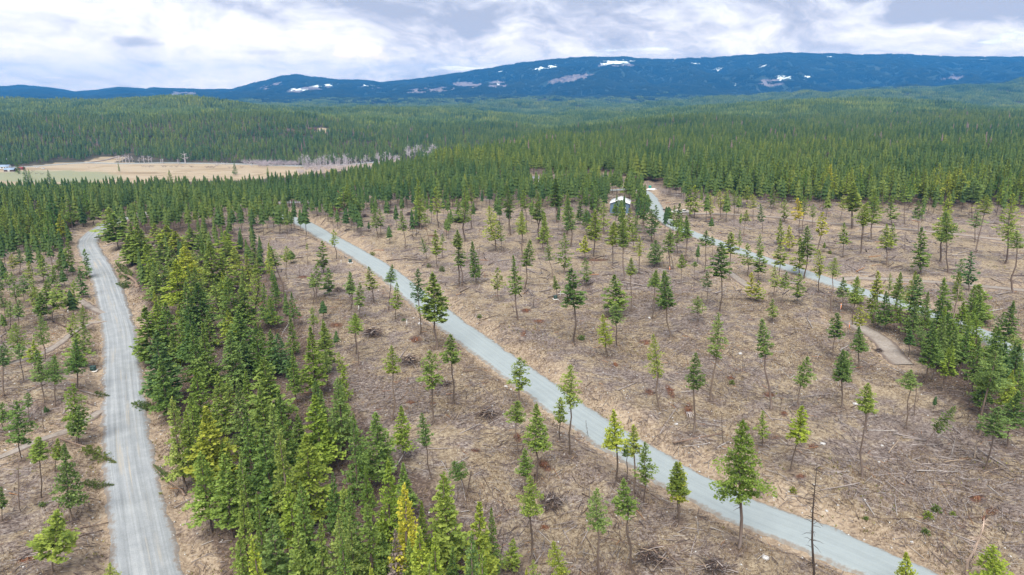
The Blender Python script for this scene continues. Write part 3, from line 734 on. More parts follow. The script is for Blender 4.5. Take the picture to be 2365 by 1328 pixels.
# base x, base y, top x, top y, lowest green y, crown width, tint  (in the coordinates of an enlarged part of the photograph)
OPEN = {
 'Z4': [(245, 945, 210, 690, 850, 85, 'y'), (150, 1050, 150, 800, 960, 80, ''), (92, 985, 85, 735, 880, 75, 'm'), (345, 995, 372, 680, 800, 85, ''), (395, 1055, 405, 800, 980, 85, 'b'), (563, 1155, 545, 705, 930, 110, 'd'), (676, 1245, 645, 730, 1060, 190, ''),
        (125, 1290, 115, 1020, 1150, 95, ''), (845, 830, 825, 510, 690, 80, ''), (825, 832, 815, 440, 560, 80, 'd'), (945, 815, 915, 515, 765, 75, 'd'), (675, 700, 665, 440, 610, 75, 'y'), (608, 650, 572, 495, 600, 60, ''), (1075, 590, 1030, 280, 510, 105, ''),
        (1118, 590, 1100, 385, 520, 70, ''), (1262, 640, 1250, 320, 470, 75, 'm'), (1402, 592, 1412, 330, 530, 85, ''), (1462, 770, 1430, 530, 650, 70, ''), (1270, 850, 1312, 510, 690, 90, 'd'), (1230, 1060, 1195, 615, 880, 85, ''), (1093, 930, 1090, 695, 850, 75, ''),
        (1545, 740, 1545, 460, 700, 100, ''), (1687, 655, 1685, 480, 600, 75, 'b'), (1742, 628, 1757, 310, 510, 95, 'y'), (1590, 560, 1565, 200, 440, 85, 'm'), (1610, 1212, 1590, 700, 960, 165, 'd'), (1700, 830, 1685, 635, 795, 90, 'd'), (1893, 1040, 1885, 745, 985, 175, ''),
        (1903, 1240, 1895, 950, 1080, 95, 'm'), (1842, 1315, 1805, 1015, 1230, 90, 'b'), (1502, 920, 1475, 755, 850, 50, ''), (2000, 985, 2000, 630, 750, 75, ''), (2145, 1055, 2170, 715, 830, 85, ''), (2272, 1180, 2222, 720, 970, 100, ''), (2058, 745, 2055, 480, 620, 70, ''),
        (2168, 700, 2165, 510, 670, 100, 'm'), (2262, 720, 2265, 440, 600, 80, ''), (1952, 790, 1945, 380, 560, 80, ''), (1870, 690, 1880, 390, 545, 85, ''), (464, 582, 430, 310, 450, 75, ''), (357, 545, 350, 415, 525, 55, 'y'), (565, 440, 545, 90, 380, 90, ''),
        (300, 485, 285, 300, 420, 60, 'm'), (278, 500, 240, 285, 430, 70, ''), (742, 485, 730, 365, 480, 55, 'm'), (870, 525, 868, 150, 390, 80, ''), (835, 395, 810, 235, 390, 100, 'd'), (622, 542, 590, 330, 400, 60, 'm'), (1495, 392, 1480, 90, 280, 95, ''), (915, 430, 905, 130, 250, 60, ''),
        (100, 405, 85, 130, 330, 80, ''), (45, 400, 40, 150, 320, 75, ''), (62, 395, 65, 120, 250, 75, ''), (145, 385, 120, 215, 340, 60, 'd'), (555, 400, 540, 215, 350, 75, ''), (690, 430, 665, 150, 330, 85, ''), (1180, 480, 1150, 130, 330, 90, ''), (1290, 460, 1265, 170, 300, 75, ''), (1380, 530, 1360, 180, 380, 80, ''),
        (210, 460, 203, 390, 425, 35, 'd'), (715, 640, 715, 470, 520, 40, 'm'), (1700, 480, 1690, 300, 420, 70, ''), (2020, 585, 2010, 400, 520, 65, '')],
 'B': [(578, 412, 555, -30, 195, 130, ''), (700, 292, 680, -130, 40, 110, ''), (335, 390, 325, -60, 110, 100, 'y'), (1097, 300, 1100, 10, 205, 110, ''), (1403, 605, 1405, 55, 300, 130, ''), (1342, 512, 1345, 250, 400, 85, ''), (1083, 590, 1080, 275, 400, 110, ''), (1197, 755, 1200, 285, 560, 165, 'd'),
       (1128, 860, 1130, 560, 730, 95, 'd'), (1167, 1228, 1165, 725, 965, 125, 'd'), (1688, 765, 1665, 325, 560, 140, 'b'), (1745, 750, 1745, 500, 610, 60, 'd'), (1789, 850, 1785, 415, 600, 90, ''), (1850, 895, 1855, 520, 760, 110, ''), (2062, 1020, 2045, 640, 830, 125, 'y'),
       (1578, 1330, 1565, 800, 1050, 140, 'm'), (1765, 1300, 1725, 740, 960, 130, ''), (795, 868, 700, 640, 735, 110, 'd'), (568, 755, 505, 345, 540, 90, 'm'), (1055, 1300, 1060, 1105, 1270, 110, ''), (1365, 1400, 1300, 1120, 1330, 105, 'y'), (1185, 1420, 1180, 1230, 1390, 70, '')],
 'C': [(718, 325, 785, 5, 180, 110, 'd'), (685, 700, 755, 300, 510, 125, 'b'), (1115, 730, 1150, 165, 340, 125, ''), (985, 320, 1000, -35, 150, 110, ''), (370, 1160, 395, 378, 860, 285, 'h'), (510, 556, 515, 330, 500, 75, ''), (1375, 440, 1410, 85, 200, 90, 'm'), (1470, 572, 1680, 305, 460, 95, ''),
       (1855, 690, 1940, 308, 480, 150, 'm'), (1820, 482, 1925, -30, 200, 180, 'm'), (1990, 560, 2060, 215, 420, 150, ''), (1385, 1470, 1380, 1180, 1440, 150, 'b'), (1905, 1440, 1900, 1140, 1380, 160, 'b'), (10, 1010, 15, 640, 890, 115, 'y'), (1545, 330, 1570, 245, 280, 40, '')],
 'F': [(550, 535, 480, -220, 210, 170, ''), (888, 800, 915, -30, 340, 190, ''), (1075, 462, 1150, -440, 10, 170, 'm'), (1685, 545, 1590, -380, 0, 175, 'm')],
 'T': [(960, 752, 955, 440, 690, 130, ''), (1160, 790, 1155, 560, 690, 120, ''), (1240, 790, 1242, 420, 730, 135, ''), (1052, 690, 1050, 370, 610, 115, ''), (1312, 730, 1308, 430, 650, 95, 'y'), (818, 595, 815, 360, 560, 110, 'd'), (1368, 760, 1370, 500, 690, 105, ''), (1532, 770, 1525, 440, 690, 130, ''), (1222, 500, 1228, 345, 460, 100, ''), (1160, 515, 1165, 380, 470, 80, 'm'), (580, 577, 572, 130, 420, 135, 'd'), (462, 785, 465, 470, 740, 120, 'b'), (685, 690, 690, 260, 560, 115, ''), (405, 780, 380, 380, 540, 110, 'm'), (240, 780, 238, 420, 690, 105, 'm'),
       (632, 275, 622, -5, 190, 115, 'dd'), (1330, 300, 1330, 30, 230, 110, 'd'), (1408, 460, 1412, 200, 430, 130, 'd'), (1480, 480, 1490, 290, 450, 90, ''), (1280, 330, 1285, 100, 290, 120, 'd'), (950, 400, 965, 150, 350, 140, 'd'), (880, 350, 890, 90, 300, 110, ''), (1090, 300, 1100, 110, 260, 90, ''), (1035, 300, 1040, 110, 260, 90, 'd'), (720, 380, 700, 90, 330, 120, 'm'), (880, 640, 890, 450, 600, 100, 'm')],
 'D': [(67, 800, 60, 540, 760, 140, 'd'), (213, 862, 225, 420, 600, 125, ''), (400, 745, 405, 270, 510, 145, 'd'), (305, 690, 310, 310, 570, 130, ''), (606, 890, 620, 430, 600, 130, ''), (690, 720, 685, 490, 600, 70, ''), (770, 1318, 780, 560, 940, 205, 'd'), (880, 972, 890, 450, 690, 160, 'y'),
       (522, 800, 545, 590, 780, 80, 'd'), (340, 1020, 355, 690, 840, 105, 'b'), (1072, 925, 1070, 570, 810, 140, 'm'), (1195, 820, 1210, 470, 700, 95, 'd'), (1195, 990, 1210, 640, 890, 150, ''), (1440, 1010, 1425, 580, 810, 165, ''), (1358, 1160, 1372, 800, 1050, 125, 'm'), (1432, 590, 1432, 300, 560, 110, ''),
       (1530, 660, 1530, 380, 620, 125, ''), (1640, 930, 1650, 510, 860, 185, 'd'), (1692, 960, 1725, 380, 720, 175, ''), (1445, 1222, 1500, 880, 1060, 130, 'd'), (1612, 1240, 1640, 900, 1160, 180, 'd'), (1850, 1115, 1855, 640, 930, 130, ''), (1980, 1325, 2030, 730, 930, 135, ''), (2112, 1310, 2120, 940, 1150, 165, 'm'),
       (2230, 1330, 2275, 930, 1230, 150, ''), (1110, 1200, 1115, 890, 1130, 130, 'yy'), (1190, 1215, 1190, 980, 1180, 120, 'y'), (630, 1225, 632, 880, 1050, 120, 'm'), (490, 1040, 500, 770, 830, 65, ''), (35, 1322, 70, 870, 1040, 110, ''), (150, 1290, 180, 870, 1250, 165, ''), (525, 1440, 530, 1150, 1330, 155, ''),
       (1340, 1440, 1345, 1180, 1380, 110, ''), (980, 670, 990, 430, 600, 60, 'd'), (985, 420, 990, 240, 410, 50, 'd'), (1028, 490, 1062, 210, 330, 90, 'm'), (1232, 450, 1212, 140, 340, 90, 'dd'), (1478, 345, 1475, 90, 300, 115, ''), (1640, 525, 1620, 80, 310, 135, 'yy'), (1672, 445, 1705, 70, 260, 110, ''),
       (1778, 410, 1792, 150, 290, 85, 'd'), (1838, 685, 1895, 230, 490, 125, 'y'), (2120, 730, 2125, 340, 580, 135, 'd'), (2300, 695, 2350, 150, 390, 100, ''), (2212, 405, 2230, -60, 230, 160, ''), (676, 305, 662, 20, 250, 85, 'b'), (668, 445, 705, 290, 430, 85, 'dd'), (492, 305, 495, -60, 240, 150, ''),
       (445, 275, 430, -60, 170, 110, ''), (778, 285, 768, -10, 180, 90, ''), (835, 215, 845, -30, 170, 95, ''), (920, 305, 928, -10, 160, 100, ''), (965, 260, 970, 40, 235, 110, 'd'), (200, 380, 205, 170, 340, 105, 'b'), (1130, 290, 1130, 40, 190, 110, ''), (1060, 190, 1070, -60, 100, 100, ''), (1360, 200, 1350, -40, 150, 100, ''),
       (1940, 200, 1945, -60, 60, 80, 'm'), (2090, 320, 2130, 50, 190, 110, 'm'), (1905, 660, 1920, 560, 640, 50, '')],
 'J': [(1788, 662, 1855, 185, 500, 130, ''), (1842, 735, 1830, 320, 520, 130, ''), (1420, 685, 1425, 400, 565, 115, ''), (1456, 585, 1472, 400, 540, 70, ''), (1648, 750, 1665, 420, 700, 125, 'd'), (1248, 607, 1285, 260, 410, 105, ''), (1318, 525, 1345, 165, 400, 115, ''), (1187, 435, 1200, 115, 300, 115, ''),
       (1460, 415, 1455, 210, 375, 80, 'd'), (1638, 465, 1640, 240, 365, 80, ''), (1548, 405, 1540, 120, 250, 80, ''), (2037, 595, 2112, 205, 330, 110, ''), (2232, 672, 2290, 195, 510, 125, 'd'), (2288, 872, 2312, 450, 570, 100, ''), (1983, 858, 2002, 590, 815, 90, 'dd'), (1925, 830, 1935, 640, 790, 85, 'dd'),
       (2075, 1085, 2055, 810, 1070, 135, 'd'), (2005, 370, 2020, 90, 240, 130, 'm'), (2025, 525, 2045, 320, 420, 90, 'm'), (1400, 320, 1398, 90, 200, 70, 'm'), (1950, 290, 1945, 60, 200, 100, '')],
 'E': [(285, 880, 335, 405, 670, 130, ''), (95, 1205, 140, 750, 990, 135, 'd'), (345, 1285, 350, 880, 1120, 150, 'd'), (350, 1000, 365, 670, 880, 125, 'yy'), (215, 1400, 220, 1120, 1320, 165, ''), (525, 880, 530, 350, 600, 110, 'y'), (640, 760, 648, 370, 540, 65, 'd'), (590, 940, 610, 540, 860, 175, 'd'),
       (480, 900, 520, 600, 850, 110, 'd'), (730, 960, 745, 570, 850, 170, 'd'), (860, 900, 920, 385, 780, 200, 'm'), (1160, 900, 1165, 415, 860, 175, 'd'), (1260, 800, 1310, 355, 640, 120, 'y'), (1250, 1300, 1240, 810, 1240, 230, 'y'), (1390, 1180, 1400, 780, 1100, 150, 'y'), (1460, 1250, 1470, 785, 1180, 200, 'b'),
       (940, 1180, 945, 880, 1080, 130, 'm'), (1050, 1140, 1060, 850, 1010, 110, 'm'), (1640, 1070, 1740, 745, 980, 150, 'd'), (1690, 1420, 1710, 1060, 1380, 220, ''), (1890, 1250, 1820, 960, 1180, 180, 'm'), (820, 1180, 840, 910, 1060, 110, 'd'), (1610, 1200, 1620, 1050, 1190, 90, 'd'), (990, 960, 1000, 660, 900, 120, '')],
 'G': [(665, 545, 665, 200, 395, 115, 'm'), (642, 510, 625, 265, 400, 80, ''), (780, 480, 775, 225, 450, 120, ''), (735, 285, 720, -20, 230, 110, ''), (845, 155, 820, -120, 20, 80, 'b'), (975, 530, 968, 255, 450, 95, 'm'), (385, 525, 250, 30, 210, 130, 'd'), (120, 660, 130, 130, 560, 130, ''), (195, 700, 190, 360, 680, 110, 'd'),
       (298, 830, 240, 490, 740, 110, 'y'), (640, 860, 630, 575, 740, 90, ''), (755, 950, 725, 690, 930, 110, ''), (735, 700, 720, 520, 660, 90, 'm'), (1045, 1110, 1015, 635, 800, 120, 'b'), (770, 1330, 745, 960, 1180, 100, 'm'), (940, 1300, 865, 985, 1200, 105, 'b'), (850, 960, 850, 790, 940, 70, 'd'), (400, 330, 395, 25, 170, 80, ''),
       (590, 185, 580, 0, 60, 30, ''), (275, 400, 270, 250, 390, 60, 'd'), (440, 190, 455, 70, 160, 90, ''), (65, 200, 60, 20, 110, 80, 'm')],
 'H': [(893, 462, 862, 150, 440, 110, 'dd'), (848, 655, 812, 360, 630, 135, 'dd'), (755, 785, 752, 470, 720, 130, 'd'), (850, 1000, 845, 725, 960, 110, 'd'), (740, 1060, 745, 800, 1030, 120, ''), (870, 1210, 868, 930, 1190, 130, ''), (795, 1345, 785, 1010, 1320, 210, 'd'), (430, 900, 412, 590, 830, 155, 'd'), (365, 800, 352, 540, 750, 115, ''), (480, 770, 472, 470, 700, 145, ''),
       (540, 910, 595, 510, 760, 155, 'm'), (455, 1300, 410, 820, 1120, 120, 'd'), (205, 1325, 152, 905, 1180, 175, ''), (345, 1400, 342, 1085, 1300, 150, 'b'), (400, 1440, 375, 1180, 1340, 110, ''), (560, 1430, 560, 1225, 1400, 75, ''), (105, 980, 100, 680, 850, 100, 'm'), (190, 1000, 192, 665, 850, 110, 'm'), (60, 1010, 50, 815, 1000, 90, 'd'), (110, 640, 72, 380, 520, 115, ''),
       (245, 690, 240, 410, 600, 125, 'm'), (335, 720, 330, 440, 640, 100, ''), (560, 560, 542, 330, 500, 120, ''), (505, 640, 498, 430, 560, 80, 'm'), (670, 560, 664, 360, 480, 95, ''), (610, 440, 604, 200, 370, 90, ''), (440, 490, 430, 220, 430, 120, ''), (140, 430, 120, 205, 350, 95, 'yy'), (205, 400, 192, 150, 300, 100, 'm'), (750, 420, 742, 320, 400, 80, ''), (100, 1330, 30, 1110, 1290, 110, ''), (300, 520, 290, 280, 460, 95, ''), (700, 400, 690, 40, 330, 130, '')],
 'I': [(470, 525, 440, 170, 450, 135, 'y'), (462, 540, 477, 300, 480, 90, 'm'), (130, 640, 95, 272, 530, 130, ''), (250, 862, 230, 490, 630, 105, 'd'), (430, 1000, 385, 525, 900, 165, 'm'), (335, 700, 347, 500, 620, 65, 'y'), (320, 1310, 345, 930, 1200, 200, 'd'), (668, 1420, 665, 1250, 1400, 95, ''), (170, 390, 165, 225, 310, 55, 'd'), (22, 460, 15, 280, 400, 85, 'd'), (15, 1000, 5, 790, 920, 60, ''),
       (280, 365, 280, 305, 335, 28, ''), (262, 290, 232, 20, 150, 95, 'm'), (332, 310, 325, 0, 160, 100, ''), (20, 250, 10, -60, 60, 70, 'm'), (140, 160, 112, -70, 10, 80, 'm'), (465, 205, 455, -100, 100, 110, 'd')],
}
# tops of the firs of the dense wood between the two gravel roads: x, y, width, tint
TOPS = {
 'I': [(960, 10, 120, 'd'), (1180, 70, 140, 'b'), (1310, 100, 110, ''), (1430, 140, 110, 'm'), (1590, 10, 160, ''), (1480, 85, 60, 'b'), (1040, 250, 110, 'm'), (1120, 330, 110, ''), (1240, 300, 175, 'y'), (1480, 350, 100, 'd'), (1570, 180, 110, ''), (1680, 200, 110, 'd'), (1640, 290, 120, 'm'), (1700, 330, 80, ''), (1900, 230, 150, 'b'),
       (1932, 205, 90, ''), (1790, 350, 90, ''), (1580, 430, 175, 'd'), (1680, 460, 110, ''), (1840, 465, 220, 'y'), (1210, 580, 140, 'd'), (1340, 590, 140, 'd'), (1450, 590, 100, ''), (1730, 730, 120, 'b'), (1450, 800, 120, 'd'), (1560, 820, 110, 'y'), (1640, 950, 185, 'm'), (1820, 755, 110, ''), (1530, 1085, 95, 'b'), (1440, 1100, 95, 'd'),
       (1800, 1030, 130, ''), (1920, 980, 110, ''), (2040, 940, 130, 'm'), (2075, 790, 90, ''), (2035, 130, 110, 'm'), (1345, 520, 90, 'd'), (1150, 230, 80, 'd'), (2000, 700, 80, 'd')],
 'B': [(100, 350, 95, ''), (230, 340, 155, ''), (15, 130, 100, ''), (300, 615, 165, 'b'), (60, 785, 100, ''), (190, 885, 125, ''), (265, 915, 70, 'b'), (390, 770, 135, 'yyy'), (505, 870, 90, 'y'), (640, 700, 165, 'd'), (855, 870, 155, 'y'), (400, 645, 90, 'd'), (265, 1060, 90, ''), (495, 1025, 150, 'b'), (570, 1060, 140, 'b'), (805, 1060, 145, 'm'),
       (870, 1165, 95, 'b'), (935, 910, 70, ''), (75, 970, 130, 'm'), (110, 1245, 90, 'b'), (195, 1260, 100, 'b'), (1140, 1275, 70, 'y'), (20, 940, 90, 'd'), (690, 1150, 80, 'd'), (560, 1250, 110, ''), (430, 1100, 80, 'd'), (170, 660, 60, 'b'), (20, 1060, 110, 'd'), (320, 850, 60, '')],
 'K': [(735, 290, 110, ''), (770, 330, 120, 'd'), (885, 390, 110, ''), (870, 490, 100, 'd'), (990, 540, 100, 'd'), (1050, 400, 90, ''), (1130, 410, 100, 'b'), (1190, 450, 100, 'y'), (1160, 550, 100, 'm'), (1250, 555, 120, 'b'), (1310, 580, 90, 'm'), (1420, 520, 150, ''), (1530, 450, 100, 'b'), (1545, 520, 100, ''), (1592, 560, 100, ''), (1520, 600, 120, ''), (1080, 655, 100, 'm'),
       (1045, 690, 90, 'm'), (1010, 650, 80, 'd'), (1190, 650, 130, 'b'), (1325, 690, 110, 'm'), (1260, 790, 110, 'm'), (1345, 800, 135, 'd'), (1462, 775, 90, 'm'), (1550, 755, 130, ''), (1650, 820, 110, ''), (1120, 930, 140, 'd'), (980, 960, 130, 'd'), (1060, 930, 90, 'b'), (1280, 950, 110, 'd'), (1240, 1050, 90, 'y'), (1310, 1090, 110, ''), (1375, 1070, 110, ''), (1550, 985, 90, 'y'),
       (1620, 990, 150, ''), (1840, 910, 85, 'd'), (1060, 1130, 150, 'm'), (1170, 1150, 100, ''), (1410, 1010, 80, ''), (1560, 1130, 130, 'm'), (1740, 1070, 90, 'd'), (1840, 1125, 90, 'd'), (1660, 1180, 90, 'm'), (1900, 1145, 105, 'm'), (2110, 1095, 130, 'y'), (2200, 1070, 100, ''), (1990, 1260, 60, 'd'), (1750, 1270, 70, 'b'), (930, 400, 110, ''), (960, 440, 100, ''), (1290, 430, 100, ''), (1350, 470, 90, 'd'), (1080, 480, 100, ''), (1730, 560, 80, 'd')],
}
TINT = {'': (1, 1, 1), 'd': (0.86, 0.93, 0.92), 'dd': (0.55, 0.76, 0.86), 'm': (1.0, 1.02, 1.25), 'b': (1.22, 1.18, 0.80), 'y': (1.18, 1.08, 0.80), 'yy': (1.6, 1.22, 0.8), 'yyy': (1.65, 1.28, 0.75), 'h': (0.58, 0.70, 0.62)}
TWORD = {'': 'mid green', 'd': 'dark green', 'dd': 'blackish green', 'm': 'pale green', 'b': 'bright green', 'y': 'olive green', 'yy': 'yellowing', 'yyy': 'golden yellow', 'h': 'broad dark green'}

class T: pass
trees = []
def add_tree(kind, x, y, Ht, cfrac, cw, tint, lean=0.0, hand=True, leany=0.0):
    t = T(); t.kind, t.x, t.y, t.H, t.cf, t.cw, t.tint, t.lean, t.hand, t.leany = kind, float(x), float(y), float(Ht), float(cfrac), float(cw), tint, float(lean), hand, leany
    trees.append(t); return t
rng = np.random.default_rng(11)
rows = []
for s, L in OPEN.items():
    ox, oy, k = SYS[s]
    rows += [(ox + a / k, oy + b / k, ox + c / k, oy + d / k, oy + e / k, f / k, g) for a, b, c, d, e, f, g in L]
R_ = np.array([r[:6] for r in rows])
bx, by, bz = at(R_[:, 0], R_[:, 1])
def top_height(x, y, z, ty):                      # height of a plumb stem whose tip is seen at row ty
    _, f, u = ray(0, ty)
    return H_CAM + y * u / f - z
for i, r in enumerate(rows):
    Ht = float(top_height(bx[i], by[i], bz[i], r[3]))
    g0 = float(top_height(bx[i], by[i], bz[i], r[4]))
    tpx, _, dd = project(bx[i], by[i], bz[i] + Ht)
    off = (r[2] - float(tpx)) / FPX * float(dd)
    lean = math.atan2(off, Ht)
    add_tree('pine_tree', bx[i], by[i], math.hypot(Ht, off), min(0.8, max(0.06, g0 / Ht)), r[5] / FPX * float(dd), r[6], max(-0.7, min(0.7, lean)))
fir_top = []
for s, L in TOPS.items():
    ox, oy, k = SYS[s]
    fir_top += [(ox + a / k, oy + b / k, c / k, d) for a, b, c, d in L]
for px, py, wpx, tn in fir_top:                   # a fir of likely height under each tip
    Ht = rng.uniform(12.5, 16.5) if wpx > 36 else rng.uniform(8, 12.5)
    x, y = ground_hit(px, py, lambda X, Y: hgt(X, Y) + Ht)
    x, y = float(x[0]), float(y[0]); dd = y * cp + (H_CAM - Ht) * sp
    add_tree('fir_tree', x, y, Ht, rng.uniform(0.08, 0.25), wpx / FPX * dd * 1.30, tn, rng.normal(0, 0.01))

# the rest of the wood, standing thinly or densely as the photograph shows
occ = {}
def mark(x, y): occ.setdefault((int(x // 8), int(y // 8)), []).append((x, y))
def clear(x, y, r):
    i, j = int(x // 8), int(y // 8)
    for a in range(i - 1, i + 2):
        for b in range(j - 1, j + 2):
            for q in occ.get((a, b), ()):
                if (q[0] - x) ** 2 + (q[1] - y) ** 2 < r * r: return False
    return True
for t in trees: mark(t.x, t.y)
KEEP_OPEN = [(1428, 455, 46, 66), (1243, 406, 44, 44), (1402, 404, 36, 34), (1583, 478, 36, 36), (1510, 425, 46, 26)]     # buildings and the truck stay in sight
def scatter(poly_fn, box, s, kind, hgts, cfr, wid, tints, keep=1.0):
    x0, x1, y0, y1 = box
    gx = np.arange(x0, x1, s); gy = np.arange(y0, y1, s)
    X, Y = np.meshgrid(gx, gy); X = X.ravel() + rng.uniform(-.45, .45, X.size) * s; Y = Y.ravel() + rng.uniform(-.45, .45, Y.size) * s
    k = rng.random(X.size) < keep
    X, Y = X[k], Y[k]
    Z = hgt(X, Y); px, py, d = project(X, Y, Z)
    ok = poly_fn(px, py, X, Y) & (rdist(X, Y) > 2.2) & (np.abs(px - CX) < CX + 500)
    for e in KEEP_OPEN: ok &= ~((np.abs(px - e[0]) < e[2] * .5) & (py > e[1] - 2) & (py < e[1] + e[3]))
    for x, y in zip(X[ok], Y[ok]):
        if not clear(x, y, s * 0.62): continue
        mark(x, y)
        Ht = rng.uniform(*hgts)
        add_tree(kind, x, y, Ht, rng.uniform(*cfr), rng.uniform(*wid) * Ht / 14, tints[rng.integers(len(tints))], rng.normal(0, 0.02), False)
P_ = lambda poly: (lambda px, py, X, Y: inpoly(px, py, poly))
scatter(P_(BELT), (-130, 30, 60, 330), 7.4, 'fir_tree', (7, 11), (.10, .3), (3.2, 4.4), ['', 'd', 'm', 'b', 'd', ''])
scatter(P_(CLUMP), (60, 230, 110, 260), 4.9, 'fir_tree', (10, 14), (.15, .4), (3.0, 4.2), ['', 'b', 'm', 'd'], .85)
EDGE_X = [-2500, 0, 120, 200, 235, 330, 560, 700, 850, 1000, 1250, 1400, 1560, 1800, 2100, 2365, 4500]
EDGE_Y = [640, 585, 590, 540, 500, 470, 455, 452, 430, 406, 393, 396, 441, 466, 478, 480, 500]
edge_y = lambda px: np.interp(px, EDGE_X, EDGE_Y)
DN = ['', '', 'd', 'd', 'm', 'y', 'dd', '']
west = lambda px, py, X, Y: (py <= edge_y(px)) & (Y < np.where(px < 820, 530, 620)) & (px < 1000)
east = lambda px, py, X, Y: (py <= edge_y(px)) & (Y < 620) & (px >= 1000)
scatter(west, (-760, 0, 180, 620), 4.7, 'fir_tree', (8.5, 15), (.12, .35), (3.4, 4.6), DN, .94)
scatter(east, (-90, 760, 250, 620), 4.9, 'fir_tree', (10, 20), (.2, .42), (3.2, 4.4), DN, .92)
strip = lambda px, py, X, Y: (py > edge_y(px)) & (py < 545) & (px > 235) & (px < 840)
scatter(strip, (-320, -20, 190, 520), 5.4, 'pine_tree', (9, 13.5), (.3, .5), (3.6, 4.8), ['', 'b', 'm', 'y', ''])
midc = lambda px, py, X, Y: (py > edge_y(px)) & (py < 484) & (px >= 840) & (px < 1480)
scatter(midc, (-110, 180, 300, 620), 5.2, 'pine_tree', (10, 17), (.28, .5), (3.2, 4.4), ['', 'b', 'm', 'y', 'd', ''])
shedside = lambda px, py, X, Y: inpoly(px, py, [(1250, 470), (1330, 500), (1420, 535), (1520, 560), (1600, 590), (1560, 545), (1500, 500), (1495, 440), (1440, 420), (1260, 420)])
scatter(shedside, (20, 180, 220, 480), 7.0, 'pine_tree', (11, 17), (.25, .45), (3.2, 4.4), ['', 'b', 'd', 'd', ''])
right = lambda px, py, X, Y: (py > edge_y(px)) & (py < 520) & (px >= 1480)
scatter(right, (60, 420, 260, 560), 12, 'pine_tree', (12, 18), (.4, .6), (3, 4.2), ['', 'b', 'm', 'd'], .7)
fringe = lambda px, py, X, Y: (py > edge_y(px)) & (py < edge_y(px) + 22) & (px > 1480)
scatter(fringe, (60, 460, 260, 560), 7.5, 'pine_tree', (8, 18), (.25, .5), (3, 4.2), ['', 'm', 'd', 'b'], .75)
lclear = lambda px, py, X, Y: (py > edge_y(px)) & (py < 760) & (px < 178)
scatter(lclear, (-330, -70, 120, 330), 7.0, 'pine_tree', (8.5, 12), (.25, .5), (3.2, 4.4), ['', 'm', 'd', 'm', ''], .8)
lclear2 = lambda px, py, X, Y: (py >= 560) & (px < -20)
scatter(lclear2, (-330, -60, 70, 330), 13, 'pine_tree', (9, 12), (.25, .5), (3.2, 4.4), ['', 'm', 'd'], .7)
rout = lambda px, py, X, Y: (py >= 520) & (px > 2400)
scatter(rout, (90, 420, 70, 330), 14, 'pine_tree', (12, 18), (.35, .6), (3.2, 4.4), ['', 'm', 'd'], .7)
sparse = lambda px, py, X, Y: (py >= 475) & (py < 560) & (px > 800) & (px < 1500)
scatter(sparse, (-90, 120, 220, 340), 9.5, 'pine_tree', (9, 14), (.3, .55), (2.6, 3.6), ['', 'b', 'm'], .75)

for t in trees:
    t.z = float(hgt(t.x, t.y)[0]) - 0.05
    t.px, t.py, t.d = (float(v) for v in project(t.x, t.y, t.z))
    t.tpx, t.tpy, _ = (float(v) for v in project(t.x + t.H * math.sin(t.lean), t.y, t.z + t.H * math.cos(t.lean)))
    t.size = t.H / t.d
    t.seen = (-30 < t.tpx < 2395) and (t.tpy < 1328) and (t.py > 0)

def ranked(kind, n):
    c = [t for t in trees if t.kind == kind and t.seen]
    c.sort(key=lambda t: -(t.size * (1.6 if t.hand else 1.0)))
    return c[:n]
solo = ranked('pine_tree', 296) + ranked('fir_tree', 296)
ids = set(map(id, solo))
mass = [t for t in trees if id(t) not in ids]

def build_tree(t, seed):
    rg = random.Random(seed)
    root = link(t.kind, None); root.location = (t.x, t.y, t.z)
    root.rotation_euler = Euler((t.leany, t.lean, 0)); root.empty_display_size = 0.5
    ch = t.H * (1 - t.cf); rad = t.cw / 2
    if t.kind == 'fir_tree': me, R0, H0 = (lambda k: ((FIR_CR if t.size > .062 else FIR_LO)[k], [1.9, 2.2, 2.5, 1.6, 2.3, 2.8, 2.0][k], 10.0))(rg.randrange(7))
    else: me, R0, H0 = (lambda k: ((PINE_CR if t.size > .062 else PINE_LO)[k], [1.7, 2.0, 1.5, 2.3, 1.3, 1.8, 1.6, 2.1][k], 8.0))(rg.randrange(8))
    if t.tint == 'h': me, R0, H0 = HERO_CR, 2.9, 10.0
    elif t.size > 0.165 and t.kind == 'pine_tree' and t.cw > 3.6: me, R0, H0 = TALL_CR, 2.5, 10.0
    tr = link('trunk', (FIR_TR[rg.randrange(3)] if t.kind == 'fir_tree' else PINE_TR[rg.randrange(5)]), root)
    fat = rg.uniform(0.85, 1.25) * (1.25 if t.tint == 'h' else 1.0)
    tr.scale = (t.H * fat, t.H * fat, t.H * 0.985); tr.rotation_euler = (0, 0, rg.uniform(0, 6.28))
    b = rg.uniform(0.8, 1.7); tr.color = (b, b, b * rg.uniform(0.95, 1.05), 1)
    cr = link('crown', me, root)
    cr.location = (0, 0, t.H * t.cf); k = rad / R0 * (rg.uniform(0.98, 1.16) if t.kind == 'pine_tree' else rg.uniform(1.16, 1.32)) * (0.88 if t.tint == 'h' else 1)
    cr.scale = (k, k, ch / H0); cr.rotation_euler = (0, 0, rg.uniform(0, 6.28))
    c = TINT[t.tint]; j = rg.uniform(0.92, 1.08) * (1.62 if t.kind == 'fir_tree' else 1.6)
    cr.color = (c[0] * j, c[1] * j, c[2] * j, 1)
    t.root = root
    return root
for i, t in enumerate(solo): build_tree(t, i)
